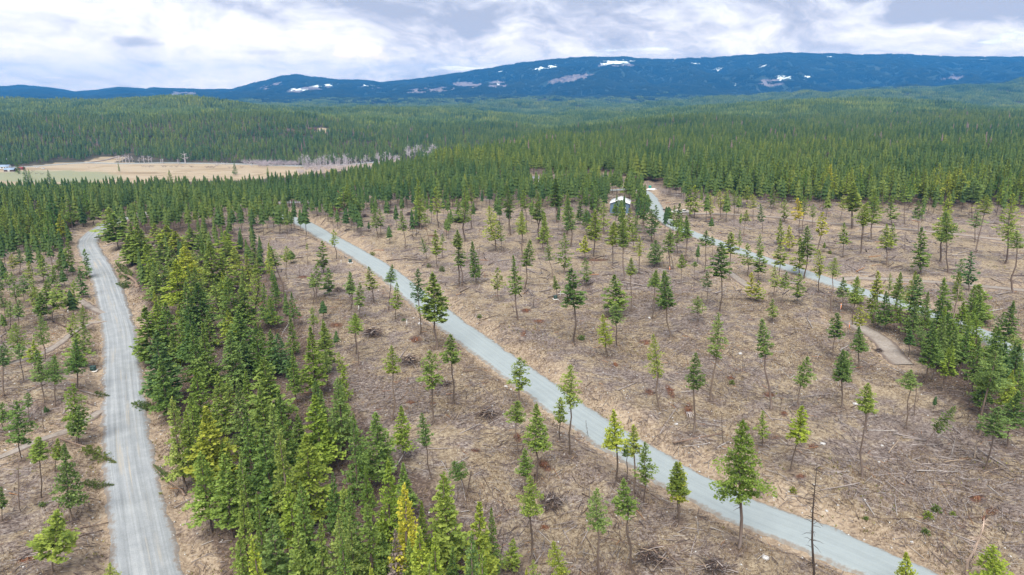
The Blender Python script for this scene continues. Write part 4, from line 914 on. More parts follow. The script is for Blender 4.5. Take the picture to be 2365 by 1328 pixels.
# needle litter lying under each of those trees
gm = bpy.data.objects['ground'].data
gv = np.zeros(len(gm.vertices) * 3, np.float32); gm.vertices.foreach_get('co', gv); gv = gv.reshape(-1, 3)
lt = np.zeros(len(gv), np.float32); gm.attributes['litter'].data.foreach_get('value', lt)
order = np.argsort(gv[:, 1], kind='stable'); ys_ = gv[order, 1]
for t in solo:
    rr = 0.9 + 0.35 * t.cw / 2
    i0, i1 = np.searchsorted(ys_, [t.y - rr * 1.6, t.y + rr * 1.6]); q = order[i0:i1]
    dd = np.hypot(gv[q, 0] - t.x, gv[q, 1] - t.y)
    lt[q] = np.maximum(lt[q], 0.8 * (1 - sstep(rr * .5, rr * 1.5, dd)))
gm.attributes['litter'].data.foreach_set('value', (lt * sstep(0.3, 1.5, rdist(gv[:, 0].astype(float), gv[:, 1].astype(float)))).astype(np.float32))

# ------------------------------------------------------------------ the woods beyond: one object, instanced on points
def scatter_object(name, pts, rot, scl, idx, protos, material=None):
    coll = bpy.data.collections.new(name + '_kinds')
    for k, me in enumerate(protos):
        o = bpy.data.objects.new('conifer_%02d' % k, me); coll.objects.link(o)
    me = bpy.data.meshes.new(name); me.vertices.add(len(pts)); me.vertices.foreach_set('co', np.asarray(pts, np.float32).ravel())
    a = me.attributes.new('turn', 'FLOAT_VECTOR', 'POINT'); a.data.foreach_set('vector', np.asarray(rot, np.float32).ravel())
    a = me.attributes.new('size', 'FLOAT_VECTOR', 'POINT'); a.data.foreach_set('vector', np.asarray(scl, np.float32).ravel())
    a = me.attributes.new('pick', 'INT', 'POINT'); a.data.foreach_set('value', np.asarray(idx, np.int32).ravel())
    me.update()
    o = link(name, me); o['kind'] = 'stuff'
    ng = bpy.data.node_groups.new(name + '_scatter', 'GeometryNodeTree')
    ng.interface.new_socket(name='Geometry', in_out='INPUT', socket_type='NodeSocketGeometry')
    ng.interface.new_socket(name='Geometry', in_out='OUTPUT', socket_type='NodeSocketGeometry')
    N = ng.nodes; Lk = ng.links
    gi = N.new('NodeGroupInput'); go = N.new('NodeGroupOutput')
    ci = N.new('GeometryNodeCollectionInfo'); ci.inputs['Collection'].default_value = coll
    ci.inputs['Separate Children'].default_value = True; ci.inputs['Reset Children'].default_value = True
    ip = N.new('GeometryNodeInstanceOnPoints'); ip.inputs['Pick Instance'].default_value = True
    def na(nm, ty):
        n = N.new('GeometryNodeInputNamedAttribute'); n.data_type = ty; n.inputs['Name'].default_value = nm
        return n.outputs['Attribute']
    Lk.new(gi.outputs[0], ip.inputs['Points']); Lk.new(ci.outputs[0], ip.inputs['Instance'])
    Lk.new(na('pick', 'INT'), ip.inputs['Instance Index']); Lk.new(na('turn', 'FLOAT_VECTOR'), ip.inputs['Rotation']); Lk.new(na('size', 'FLOAT_VECTOR'), ip.inputs['Scale'])
    Lk.new(ip.outputs[0], go.inputs[0])
    md = o.modifiers.new('scatter', 'NODES'); md.node_group = ng
    return o

def lod_tree(seed, R, Hc, cf, nb, mt='far_needles'):
    """trunk and crown in one light mesh, 1 m wide units kept: total height 10"""
    rg = np.random.default_rng(seed); V = []; Fs = []; ti = []; n = 0; z0 = 10 * cf; tiers = nb
    lx, ly = rg.normal(0, .1, 2)
    for q in range(tiers):                          # ragged tiers, each a star of bough tips round the stem
        f0 = q / tiers; m = 13; a = np.arange(m) / m * 6.283 + rg.uniform(0, 6); tip = (np.arange(m) % 2 == 0)
        r = R * (1 - f0) ** 0.8 * (0.75 + .25 * min(1, q)) * np.where(tip, rg.uniform(.8, 1.25, m), rg.uniform(.55, .8, m)) + .1
        zb = z0 + (10 - z0) * (f0 * .97); zt = min(10, zb + (10 - z0) / tiers * rg.uniform(1.7, 2.1))
        V.append(np.vstack([np.c_[np.cos(a) * r + lx * f0, np.sin(a) * r + ly * f0, zb + np.where(tip, rg.uniform(-.25, .35, m), rg.uniform(.2, .6, m))], [[lx * f0, ly * f0, zt]]]))
        Fs.append(np.array([(n + j, n + (j + 1) % m, n + m, n + m) for j in range(m)])); n += m + 1
        ti.append(np.clip(rg.normal(.5, .17, m), 0, 1))
    V = np.vstack(V); F = np.vstack(Fs)[:, :3]; ti = np.concatenate(ti)
    tv, tf = tube([(0, 0, -0.4), (0, 0, 5), (0, 0, 9.6)], [0.13, 0.09, 0.02], 4, False)
    tf = np.vstack([tf[:, :3], tf[:, [0, 2, 3]]])
    me = mesh_np('conifer', np.vstack([V, tv]), np.vstack([F, tf + n]), M[mt], {'tint': np.r_[ti, np.full(len(tf), .3)]})
    me.materials.append(M['bark'])
    mi = np.zeros(len(me.polygons), np.int32); mi[len(F):] = 1; me.polygons.foreach_set('material_index', mi)
    return me
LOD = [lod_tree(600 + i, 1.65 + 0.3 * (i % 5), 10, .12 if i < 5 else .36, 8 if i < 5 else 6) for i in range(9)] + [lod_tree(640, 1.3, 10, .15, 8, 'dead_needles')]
pts, rot, scl, idx = [], [], [], []
for t in mass:
    pts.append((t.x, t.y, t.z)); rot.append((rng.normal(0, .02), rng.normal(0, .02), rng.uniform(0, 6.28)))
    k = t.cw / 2 / 1.85; scl.append((k, k, t.H / 10)); idx.append(rng.integers(0, 5) if t.kind == 'fir_tree' else rng.integers(5, 9))
# single trees from the end of the bench to the far side of the valley
def forest_points(y0, y1, s, ucap):
    gy = np.arange(y0, y1, s); xm = y1 * ucap
    X, Y = np.meshgrid(np.arange(-xm, xm, s), gy)
    X = X.ravel() + rng.uniform(-.5, .5, X.size) * s; Y = Y.ravel() + rng.uniform(-.5, .5, Y.size) * s
    k = np.abs(X) < Y * ucap
    return X[k], Y[k]
X, Y = forest_points(620, 1750, 7.7, 0.95)
Z = hgt(X, Y); px, py, d = project(X, Y, Z)
ok = ~field_mask(px, py, Y)
ok &= ~((py > np.interp(px, [0, 70, 130, 195, 215, 300, 400, 590, 700, 830, 905, 948], [389, 382, 375, 372, 364, 362, 375, 378, 383, 378, 369, 366]) - 1.5) & (px < 965) & (Y > 500))
ok &= rng.random(X.size) < 0.62 + 0.5 * (fbm(X / 70, Y / 70, 77, 3) > -0.15)
X, Y, Z = X[ok], Y[ok], Z[ok]
hh = (12.8 + 2.5 * fbm(X / 120, Y / 120, 78, 2)) * rng.uniform(0.45, 1.32, X.size)
pts += list(zip(X, Y, Z)); rot += [(0, 0, a) for a in rng.uniform(0, 6.28, X.size)]
k = hh / 14 * rng.uniform(1.05, 1.45, X.size)
scl += list(zip(k, k, hh / 10)); idx += list(np.where(rng.random(X.size) < 0.025, 9, rng.integers(0, 6, X.size)))
scatter_object('forest', pts, rot, scl, idx, LOD)

# farther still the trees come in stands
def stand_mesh(seed, half, n, hmin, hmax, mt='far_needles'):
    rg = np.random.default_rng(seed); V = []; F = []; TI = []; o = 0
    P = rg.uniform(-half, half, (n, 2))
    for x, y in P:
        h = rg.uniform(hmin, hmax); r = h * rg.uniform(0.16, 0.23); ti = np.clip(rg.normal(.5, .2), 0, 1)
        for z0, z1, rr in ((0.10, 0.60, 1.0), (0.34, 0.80, 0.78), (0.60, 1.0, 0.5)):
            k = 6; a = np.arange(k) / k * 6.283 + rg.uniform(0, 6)
            ring = np.c_[x + np.cos(a) * r * rr * rg.uniform(.65, 1.25, k), y + np.sin(a) * r * rr * rg.uniform(.65, 1.25, k), h * (z0 + rg.uniform(-.06, .08, k))]
            V.append(np.vstack([ring, [[x + rg.normal(0, .12), y + rg.normal(0, .12), h * z1]]]))
            F.append(np.array([(o + j, o + (j + 1) % k, o + k) for j in range(k)])); o += k + 1
            TI.append(np.clip(ti + rg.normal(0, .14, k), 0, 1))
    return mesh_np('stand', np.vstack(V), np.vstack(F), M[mt], {'tint': np.concatenate(TI)})
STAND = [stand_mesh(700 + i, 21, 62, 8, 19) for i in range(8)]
STAND_B = [stand_mesh(750 + i, 36, 120, 9, 19, 'shaded_needles') for i in range(6)]  # mountain stands: cloud shadow put into the needle colour
def stands(name, y0, y1, s, protos, uc, drop=None):
    X, Y = forest_points(y0, y1, s, uc)
    Z = hgt(X, Y); px, py, d = project(X, Y, Z)
    ok = ~field_mask(px, py, Y)
    if drop: ok &= drop(px, py, X, Y)
    X, Y, Z = X[ok], Y[ok], Z[ok]
    e = s * 0.5
    gx = (hgt(X + e, Y) - hgt(X - e, Y)) / (2 * e); gy = (hgt(X, Y + e) - hgt(X, Y - e)) / (2 * e)
    r = np.c_[np.arctan(gy), -np.arctan(gx), np.zeros(len(X))]
    q = rng.integers(0, 4, len(X)) * math.pi / 2 + rng.uniform(-.3, .3, len(X))
    # turn about the slope's normal: compose Rz then tilt
    eul = []
    for a, b, c in zip(r[:, 0], r[:, 1], q):
        m = Euler((a, b, 0)).to_matrix() @ Matrix.Rotation(c, 3, 'Z'); eul.append(tuple(m.to_euler()))
    k = rng.uniform(0.9, 1.15, len(X)); kz = k * rng.uniform(0.85, 1.2, len(X))
    return scatter_object(name, np.c_[X, Y, Z], eul, np.c_[k, k, kz], rng.integers(0, len(protos), len(X)), protos)
fade = lambda Y: sstep(4300, 6900, Y)
stands('forest', 1750, 6900, 39, STAND, 0.92, lambda px, py, X, Y: rng.random(len(X)) > fade(Y))
def bare(px, py, X, Y):
    return ((ell(px, py, SNOW, 0.3) < 0.5) | (rng.random(len(px)) < 0.22)) & ((ell(px, py, ROCK, 0.3) < 0.5) | (rng.random(len(px)) < 0.25))
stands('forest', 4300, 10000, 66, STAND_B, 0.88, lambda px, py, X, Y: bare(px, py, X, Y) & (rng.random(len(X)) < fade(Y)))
# ------------------------------------------------------------------ dead wood, grass and stones on the ground
def open_points(n, y0, y1, umax, rmin=0.7):
    Y = np.sqrt(rng.uniform(y0 ** 2, y1 ** 2, n)); X = rng.uniform(-umax, umax, n) * Y
    ok = rdist(X, Y) > rmin
    X, Y = X[ok], Y[ok]
    return X, Y, hgt(X, Y)

def sticks(name, n, y0, y1, l0, l1, w0, w1, patchy=0.0):
    X, Y, Z = open_points(n, y0, y1, 0.92, 1.6)
    ok = Y < np.interp(project(X, Y, Z)[0], [0, 235, 800, 1500, 2365], [420, 330, 480, 460, 400]) + 20
    if patchy: ok &= fbm(X / 11, Y / 11, 91, 3) + rng.normal(0, .18, len(X)) > patchy
    X, Y, Z = X[ok], Y[ok], Z[ok]; n = len(X)
    flow = fbm(X / 45, Y / 45, 95, 2) * 3.2
    a = flow + rng.normal(0, 0.75, n); L = np.exp(rng.uniform(math.log(l0), math.log(l1), n)); W = rng.uniform(w0, w1, n) * np.sqrt(L / l0)
    d = np.c_[np.cos(a), np.sin(a)]
    p0 = np.c_[X, Y] - d * L[:, None] / 2; p1 = np.c_[X, Y] + d * L[:, None] / 2
    z0 = hgt(p0[:, 0], p0[:, 1]) + W + np.abs(rng.normal(0, .10, n)); z1 = hgt(p1[:, 0], p1[:, 1]) + W + np.abs(rng.normal(0, .22, n))
    s = np.c_[-d[:, 1], d[:, 0]]
    V = np.zeros((n, 6, 3)); tri = [(-1, -0.5), (1, -0.5), (0, 1.1)]
    for j, (u, v) in enumerate(tri):
        V[:, j] = np.c_[p0 + s * (u * W)[:, None], z0 + v * W]
        V[:, 3 + j] = np.c_[p1 + s * (u * W * .55)[:, None], z1 + v * W * .55]
    b = np.arange(n)[:, None] * 6
    F = np.concatenate([b + np.array(f) for f in ((0, 1, 4, 3), (1, 2, 5, 4), (2, 0, 3, 5))], 1).reshape(n * 3, 4)
    ti = np.repeat(np.clip(rng.beta(2.8, 1.9, n) + (rng.random(n) < .03) * .6, 0, 1), 3)
    return tag(link(name, mesh_np(name, V.reshape(-1, 3), F, M['stick'], {'tint': ti})), kind='stuff')
sticks('slash_debris', 56000, 62, 215, 0.3, 1.9, 0.013, 0.032, -0.3)
sticks('slash_debris', 9000, 62, 170, 1.1, 3.4, 0.018, 0.04, 0.12)
sticks('slash_debris', 12000, 200, 470, 1.5, 6.0, 0.06, 0.12, -0.15)

def tufts(name, n, y0, y1, hh, spread, blades, material, wide, cond=None, rmin=0.7):
    X, Y, Z = open_points(n, y0, y1, 0.92, rmin)
    if cond is not None:
        k = cond(X, Y); X, Y, Z = X[k], Y[k], Z[k]
    n = len(X); k = blades
    a = rng.uniform(0, 6.28, (n, k)); r = rng.uniform(0.25, 1, (n, k)) * spread; h = rng.uniform(.35, 1, (n, k)) * hh
    bx_ = X[:, None] + rng.normal(0, spread * .4, (n, k)); by_ = Y[:, None] + rng.normal(0, spread * .4, (n, k))
    V = np.zeros((n, k, 3, 3)); Zb = np.broadcast_to(Z[:, None], (n, k))
    wv = wide * rng.uniform(.6, 1.3, (n, k))
    V[:, :, 0] = np.stack([bx_ - np.sin(a) * wv, by_ + np.cos(a) * wv, Zb - .03], -1)
    V[:, :, 1] = np.stack([bx_ + np.sin(a) * wv, by_ - np.cos(a) * wv, Zb - .03], -1)
    V[:, :, 2] = np.stack([bx_ + np.cos(a) * r, by_ + np.sin(a) * r, Zb + h], -1)
    F = np.arange(n * k * 3).reshape(-1, 3)
    ti = np.clip(rng.normal(.52, .27, (n, 1)) + rng.normal(0, .2, (n, k)), 0, 1).ravel()
    return tag(link(name, mesh_np(name, V.reshape(-1, 3), F, material, {'tint': ti})), kind='stuff')
grassy = lambda X, Y: fbm(X / 14, Y / 14, 61, 3) + 0.5 * fbm(X / 3, Y / 3, 64, 2) > rng.normal(-0.04, .20, len(X))
tufts('dry_grass', 190000, 60, 200, 0.34, 0.36, 4, M['straw'], 0.05, grassy)
tufts('dry_grass', 42000, 195, 430, 0.34, 0.6, 3, M['straw'], 0.14, grassy)
tufts('verge_plants', 60000, 70, 260, 0.28, 0.28, 5, M['green'], 0.09, lambda X, Y: (rdist(X, Y) < rng.gamma(2.0, 0.9, len(X))) & (fbm(X / 9, Y / 9, 66, 3) > 0.22), 0.35)
greenish = lambda X, Y: (fbm(X / 10, Y / 10, 68, 3) > 0.42) & (rng.random(len(X)) < .6)
tufts('low_plants', 24000, 66, 240, 0.3, 0.3, 5, M['green'], 0.10, greenish, 1.0)

# small pale stones, past counting
def stones(name, n, y0, y1, r0, r1):
    X, Y, Z = open_points(n, y0, y1, 0.92, 0.1)
    k = (rdist(X, Y) < rng.exponential(5.5, len(X))) | (rng.random(len(X)) < .12)
    X, Y, Z = X[k], Y[k], Z[k]; n = len(X)
    o = np.array([(1, 0, .1), (-.5, .87, .1), (-.5, -.87, .1), (0.1, 0, .8), (0, 0, -.6)], float)
    R = np.exp(rng.uniform(math.log(r0), math.log(r1), n)) ; a = rng.uniform(0, 6.28, n)
    q = o[None] * rng.uniform(.65, 1.3, (n, 5, 3)) * R[:, None, None]
    V = np.stack([q[:, :, 0] * np.cos(a)[:, None] - q[:, :, 1] * np.sin(a)[:, None] + X[:, None], q[:, :, 0] * np.sin(a)[:, None] + q[:, :, 1] * np.cos(a)[:, None] + Y[:, None], q[:, :, 2] + Z[:, None] + R[:, None] * .2], -1)
    f = np.array([(0, 1, 3), (1, 2, 3), (2, 0, 3), (1, 0, 4), (2, 1, 4), (0, 2, 4)])
    F = (np.arange(n)[:, None, None] * 5 + f[None]).reshape(-1, 3)
    return tag(link(name, mesh_np(name, V.reshape(-1, 3), F, M['rock'])), kind='stuff')
stones('pebbles', 26000, 66, 260, 0.07, 0.26)

# ------------------------------------------------------------------ labels that place a thing in the picture
ORD = 'first second third fourth fifth sixth seventh eighth ninth tenth eleventh twelfth thirteenth fourteenth fifteenth sixteenth seventeenth eighteenth nineteenth twentieth'.split()
TENS = ['', '', 'twenty', 'thirty', 'forty', 'fifty', 'sixty', 'seventy', 'eighty', 'ninety']
def ordw(i):
    if i < 20: return ORD[i]
    t, u = divmod(i + 1, 10)
    return ({2: 'twentieth', 3: 'thirtieth', 4: 'fortieth', 5: 'fiftieth', 6: 'sixtieth', 7: 'seventieth', 8: 'eightieth', 9: 'ninetieth'}[t] if u == 0 else TENS[t] + '-' + ORD[u - 1])
BANDS = [(1210, 'bottom'), (1080, 'lowest'), (960, 'low'), (860, 'lower'), (760, 'middle'), (680, 'raised'), (620, 'upper'), (570, 'high'), (535, 'higher'), (505, 'far'), (480, 'farther'), (0, 'topmost')]
def band(py):
    return next(b for lim, b in BANDS if py >= lim)
def xroad(k, py):
    pts = sorted(((p[1], p[0]) for p in ROADS[k][2]))
    return np.interp(py, [p[0] for p in pts], [p[1] for p in pts])
def zone(px, py):
    if inpoly(px, py, BELT): return 'inside the dense wood'
    if inpoly(px, py, CLUMP): return 'in wood beside far road'
    if px < 240 and py < 600 and py < edge_y(px): return 'in woods around road bend'
    if py < edge_y(px): return 'in woods behind clearing'
    if py > 520 and px < xroad('main_left', py): return 'outside the worn road'
    if py > 492 and px < xroad('main_centre', py): return 'between wood and central road'
    if py <= 492 and px < 800: return 'behind the dense wood'
    if py > 445 and px > xroad('main_right', py) and px > 1480: return 'beyond the far gravel road'
    return 'beyond the central road'
COLUMNS = ['frame left', 'outer left', 'inner left', 'left centre', 'right centre', 'inner right', 'outer right', 'frame right']
def give_labels(items, noun_of, look_of, cat, group_of):
    """items with .px/.py; an ordinal from the left among the same noun in the same zone and band"""
    cells = {}
    for t in items: cells.setdefault((noun_of(t), zone(t.px, t.py), band(t.py)), []).append(t)
    for (noun, zn, bd), L in cells.items():
        cols = {}
        for t in L: cols.setdefault(COLUMNS[min(7, max(0, int(t.px // 296)))] if len(L) > 14 else '', []).append(t)
        for cname, Q in cols.items():
            Q.sort(key=lambda t: t.px)
            for i, t in enumerate(Q):
                where = f'{ordw(i)} from left' if len(Q) > 1 else 'alone'
                tag(t.root, f'{look_of(t)} {noun}, {where}, {bd} band{", " + cname if cname else ""}, {zn}', cat, group_of(t, zn))
def tlook(t):
    return ('small ' if t.H < 9 else 'tall ' if t.H > 16.5 else '') + TWORD[t.tint] + (' leaning' if abs(t.lean) > .16 and 9 <= t.H <= 16.5 else '')
give_labels(solo, lambda t: 'fir' if t.kind == 'fir_tree' else 'pine', tlook, 'tree', lambda t, z: ('firs ' if t.kind == 'fir_tree' else 'pines ') + z)

# ------------------------------------------------------------------ fallen logs
def log_mesh(seed, stubs):
    rg = np.random.default_rng(seed); n = 6
    x = np.linspace(-.5, .5, n); c = rg.normal(0, .005, (n, 2)).cumsum(0) + np.outer(np.linspace(-1, 1, n) ** 2, rg.normal(0, .008, 2)); c -= c.mean(0)
    parts = [tube(np.c_[x, c[:, 0], c[:, 1] * .5], np.linspace(.020, .010, n), 6)]
    for i in range(stubs):
        t = rg.uniform(-.3, .48); a = rg.uniform(.2, 2.9); l = rg.uniform(.03, .12)
        p = np.array([t, np.interp(t, x, c[:, 0]), np.interp(t, x, c[:, 1]) * .5]); d = np.array([rg.uniform(.2, .9), math.cos(a), abs(math.sin(a)) * .7])
        parts.append(tube([p, p + d * l], [.005, .002], 3, False))
    return mesh_np('fallen_log', *merge(parts), M['grey'], None, True)
LOGS = [log_mesh(800 + i, [0, 3, 6, 2, 8, 4][i]) for i in range(6)]
for me in LOGS:
    a_ = me.attributes.new('tint', 'FLOAT', 'FACE'); a_.data.foreach_set('value', rng.uniform(.3, .7, len(me.polygons)).astype(np.float32))
WOODC = {'grey': (.27, .235, .22), 'pale grey': (.30, .275, .26), 'brown': (.155, .11, .085), 'dark brown': (.085, .06, .048), 'tan': (.29, .225, .165)}
logs = []
def put_log(p0, p1, rad, colour, seed, sink=0.3):
    rg = random.Random(seed); L = math.dist(p0[:2], p1[:2])
    me = LOGS[rg.randrange(6)]
    o = link('fallen_log', me)
    z0 = float(hgt(p0[0], p0[1])[0]); z1 = float(hgt(p1[0], p1[1])[0])
    zm = max(float(hgt((p0[0] + p1[0]) / 2, (p0[1] + p1[1]) / 2)[0]), (z0 + z1) / 2)
    d = Vector((p1[0] - p0[0], p1[1] - p0[1], z1 - z0))
    o.location = ((p0[0] + p1[0]) / 2, (p0[1] + p1[1]) / 2, zm + rad * (1 - sink))
    o.rotation_euler = d.to_track_quat('X', 'Z').to_euler()
    s = rad / 0.016
    o.scale = (d.length, s, s)
    c = WOODC[colour]; o.color = (*c, 1)
    t = T(); t.root = o; t.L = d.length; t.col = colour; t.px, t.py, t.d = (float(v) for v in project((p0[0] + p1[0]) / 2, (p0[1] + p1[1]) / 2, zm))
    logs.append(t)
HANDLOG = [('E', 1590, 748, 1772, 714, .20, 'pale grey'), ('E', 1620, 648, 1815, 596, .14, 'grey'), ('Z4', 330, 668, 545, 645, .16, 'dark brown'), ('F', 690, 935, 1210, 820, .13, 'brown'), ('F', 550, 835, 705, 575, .09, 'grey'), ('F', 1148, 945, 1255, 885, .10, 'pale grey'), ('F', 705, 790, 830, 705, .08, 'tan'),
           ('C', 0, 542, 275, 488, .10, 'brown'), ('C', 1560, 1190, 1735, 1020, .08, 'brown'), ('C', 1180, 615, 1345, 635, .10, 'grey'), ('C', 1440, 705, 1690, 715, .09, 'pale grey'), ('C', 240, 560, 305, 522, .09, 'pale grey'), ('B', 338, 692, 415, 578, .12, 'pale grey'), ('B', 560, 668, 650, 670, .09, 'grey'), ('B', 622, 640, 672, 712, .08, 'pale grey'),
           ('I', 415, 1056, 655, 1016, .10, 'brown'), ('I', 445, 1108, 620, 1058, .10, 'dark brown'), ('I', 345, 925, 400, 835, .09, 'brown'), ('I', 480, 215, 655, 258, .12, 'grey'), ('G', 385, 840, 480, 925, .10, 'grey'), ('G', 358, 825, 445, 690, .10, 'pale grey'), ('G', 1372, 1108, 1492, 940, .11, 'grey'), ('G', 1502, 1008, 1572, 1155, .09, 'grey'),
           ('Z4', 965, 1080, 1110, 1035, .10, 'dark brown'), ('Z4', 1050, 1145, 1150, 1080, .09, 'brown'), ('Z4', 1935, 800, 2125, 832, .16, 'grey'), ('Z4', 2010, 965, 2050, 985, .12, 'pale grey'), ('Z4', 1480, 900, 1560, 980, .09, 'grey'), ('F', 1090, 62, 1180, 148, .10, 'pale grey'), ('F', 0, 245, 70, 248, .1, 'grey'), ('F', 110, 365, 305, 290, .13, 'grey'), ('F', 620, 250, 790, 360, .08, 'grey'), ('F', 920, 200, 1010, 260, .08, 'pale grey'),
           ('F', 1880, 240, 1935, 200, .10, 'pale grey'), ('J', 0, 1140, 130, 1210, .13, 'brown'), ('J', 880, 1050, 925, 1120, .12, 'pale grey'), ('J', 870, 1130, 890, 1085, .1, 'grey'), ('J', 1105, 1270, 1170, 1235, .12, 'pale grey'), ('J', 950, 1320, 970, 1285, .1, 'pale grey'), ('E', 645, 1285, 745, 1325, .12, 'pale grey'), ('C', 1285, 78, 1375, 118, .13, 'pale grey'), ('C', 1870, 790, 1960, 860, .1, 'pale grey'), ('C', 1300, 480, 1500, 520, .11, 'grey'),
           ('C', 1150, 455, 1330, 462, .11, 'pale grey'), ('H', 545, 905, 680, 960, .2, 'dark brown'), ('H', 0, 1060, 80, 1000, .13, 'grey'), ('I', 500, 285, 590, 310, .08, 'dark brown'), ('C', 1590, 820, 1660, 940, .08, 'grey'), ('C', 1800, 560, 2000, 690, .12, 'grey'), ('I', 10, 690, 110, 697, .08, 'grey'), ('Z4', 560, 700, 615, 640, .11, 'tan'), ('L', 1590, 860, 1670, 770, .09, 'tan')]
for i, (s, a, b, c, d, r, col) in enumerate(HANDLOG):
    ox, oy, k = SYS[s]
    X, Y, Z = at([ox + a / k, ox + c / k], [oy + b / k, oy + d / k])
    put_log((X[0], Y[0]), (X[1], Y[1]), r, col, 900 + i)
n_try = 0
CENT = [(2080, 1010, 120, 60), (1560, 860, 110, 40), (2250, 1080, 90, 60), (1700, 900, 200, 90), (1350, 640, 260, 60), (1850, 820, 120, 60), (640, 800, 60, 40), (1150, 880, 100, 60), (1050, 1060, 80, 60), (1350, 1200, 160, 80), (1550, 760, 200, 60), (80, 1180, 90, 110), (2150, 1200, 150, 80), (640, 740, 60, 60), (1100, 690, 120, 40), (1900, 930, 120, 50), (90, 960, 70, 60), (1950, 1090, 150, 60), (1480, 1250, 150, 60), (2200, 620, 160, 60)]
while len(logs) < 262 and n_try < 3000:
    n_try += 1
    cx, cy, ax, ay = CENT[rng.integers(len(CENT))]
    px, py = cx + rng.normal(0, ax * .8), cy + rng.normal(0, ay * .8)
    if not (0 < px < 2365 and 560 < py < 1320) or inpoly(px, py, BELT): continue
    X, Y, Z = at(px, py); x, y = float(X[0]), float(Y[0])
    L = float(np.exp(rng.uniform(math.log(2.6), math.log(7)))); a = float(fbm(x / np.array([45.0]), y / 45, 95, 2)[0] * 3.2 + rng.normal(0, .8))
    p0 = (x - math.cos(a) * L / 2, y - math.sin(a) * L / 2); p1 = (x + math.cos(a) * L / 2, y + math.sin(a) * L / 2)
    if min(rdist(np.array([p0[0], p1[0], x]), np.array([p0[1], p1[1], y]))) < 1.4: continue
    put_log(p0, p1, float(rng.uniform(.04, .09)), ['grey', 'grey', 'pale grey', 'brown', 'dark brown', 'grey', 'tan'][rng.integers(7)], n_try)
give_labels(logs, lambda t: 'fallen log', lambda t: ('long ' if t.L > 6 and ' ' not in t.col else 'short ' if t.L < 3.6 and ' ' not in t.col else '') + t.col, 'log', lambda t, z: 'fallen logs ' + z)

# ------------------------------------------------------------------ slash piles, each stick its own
STK = []
for i in range(5):
    rg = np.random.default_rng(840 + i); x = np.linspace(-.5, .5, 4); c = rg.normal(0, .025, (4, 2)).cumsum(0)
    me = mesh_np('branch', *tube(np.c_[x, c], np.linspace(.016, .007, 4), 4), M['grey']); me.attributes.new('tint', 'FLOAT', 'FACE').data.foreach_set('value', rg.uniform(.2, .8, len(me.polygons)).astype(np.float32)); STK.append(me)
def slash_pile(px, py, wpx, label, n):
    X, Y, Z = at(px, py); x, y = float(X[0]), float(Y[0]); z = float(hgt(x, y)[0])
    _, _, d = project(x, y, z); R = wpx / FPX * float(d) / 2
    root = link('slash_pile', None); root.location = (x, y, z)
    tag(root, label, 'brush pile', 'heaps of cut branches in the clearing')
    hgt_ = R * 0.62
    def stick(rg):
        a = rg.uniform(0, 6.28); q = abs(rg.gauss(0, .45)); L = R * rg.uniform(.55, 1.45)
        c = Vector((math.cos(a) * R * min(q, .95), math.sin(a) * R * min(q, .95), 0)); c.z = max(.08, hgt_ * (1 - min(q, 1)) * rg.uniform(.15, 1.05))
        al = a + rg.gauss(0, .8) if rg.random() < .65 else rg.uniform(0, 6.28)
        dv = Vector((math.cos(al), math.sin(al), -0.45 * rg.random() * (1 if rg.random() < .8 else -1)))
        return c, dv.to_track_quat('X', 'Z'), L, rg.uniform(.035, .075) * (1 if R > 1.8 else .8) * math.sqrt(R / 2.2)
    rg = random.Random(int(px * 7 + py))
    for i in range(n):
        c, q, L, r = stick(rg)
        o = link('branch', STK[rg.randrange(5)], root); o.location = c; o.rotation_euler = q.to_euler(); o.scale = (L, r / .013, r / .013)
        k = rg.uniform(.55, 1.35); b = WOODC[rg.choice(['grey', 'brown', 'grey', 'brown', 'dark brown', 'tan'])]; o.color = (b[0] * k, b[1] * k, b[2] * k, 1)
    parts = []
    for i in range(150 if n > 20 else 220):
        c, q, L, r = stick(rg); dv = q @ Vector((1, 0, 0)); L *= .7; r *= .6
        parts.append(tube([np.array(c - dv * L / 2), np.array(c + dv * L / 2)], [r, r * .5], 3, False))
    V, F = merge(parts)
    o = link('twigs', mesh_np('twigs', V, F, M['stick'], {'tint': np.clip(np.random.default_rng(int(px)).beta(1.6, 3.0, len(F)), 0, 1)}), root); o['kind'] = 'stuff'
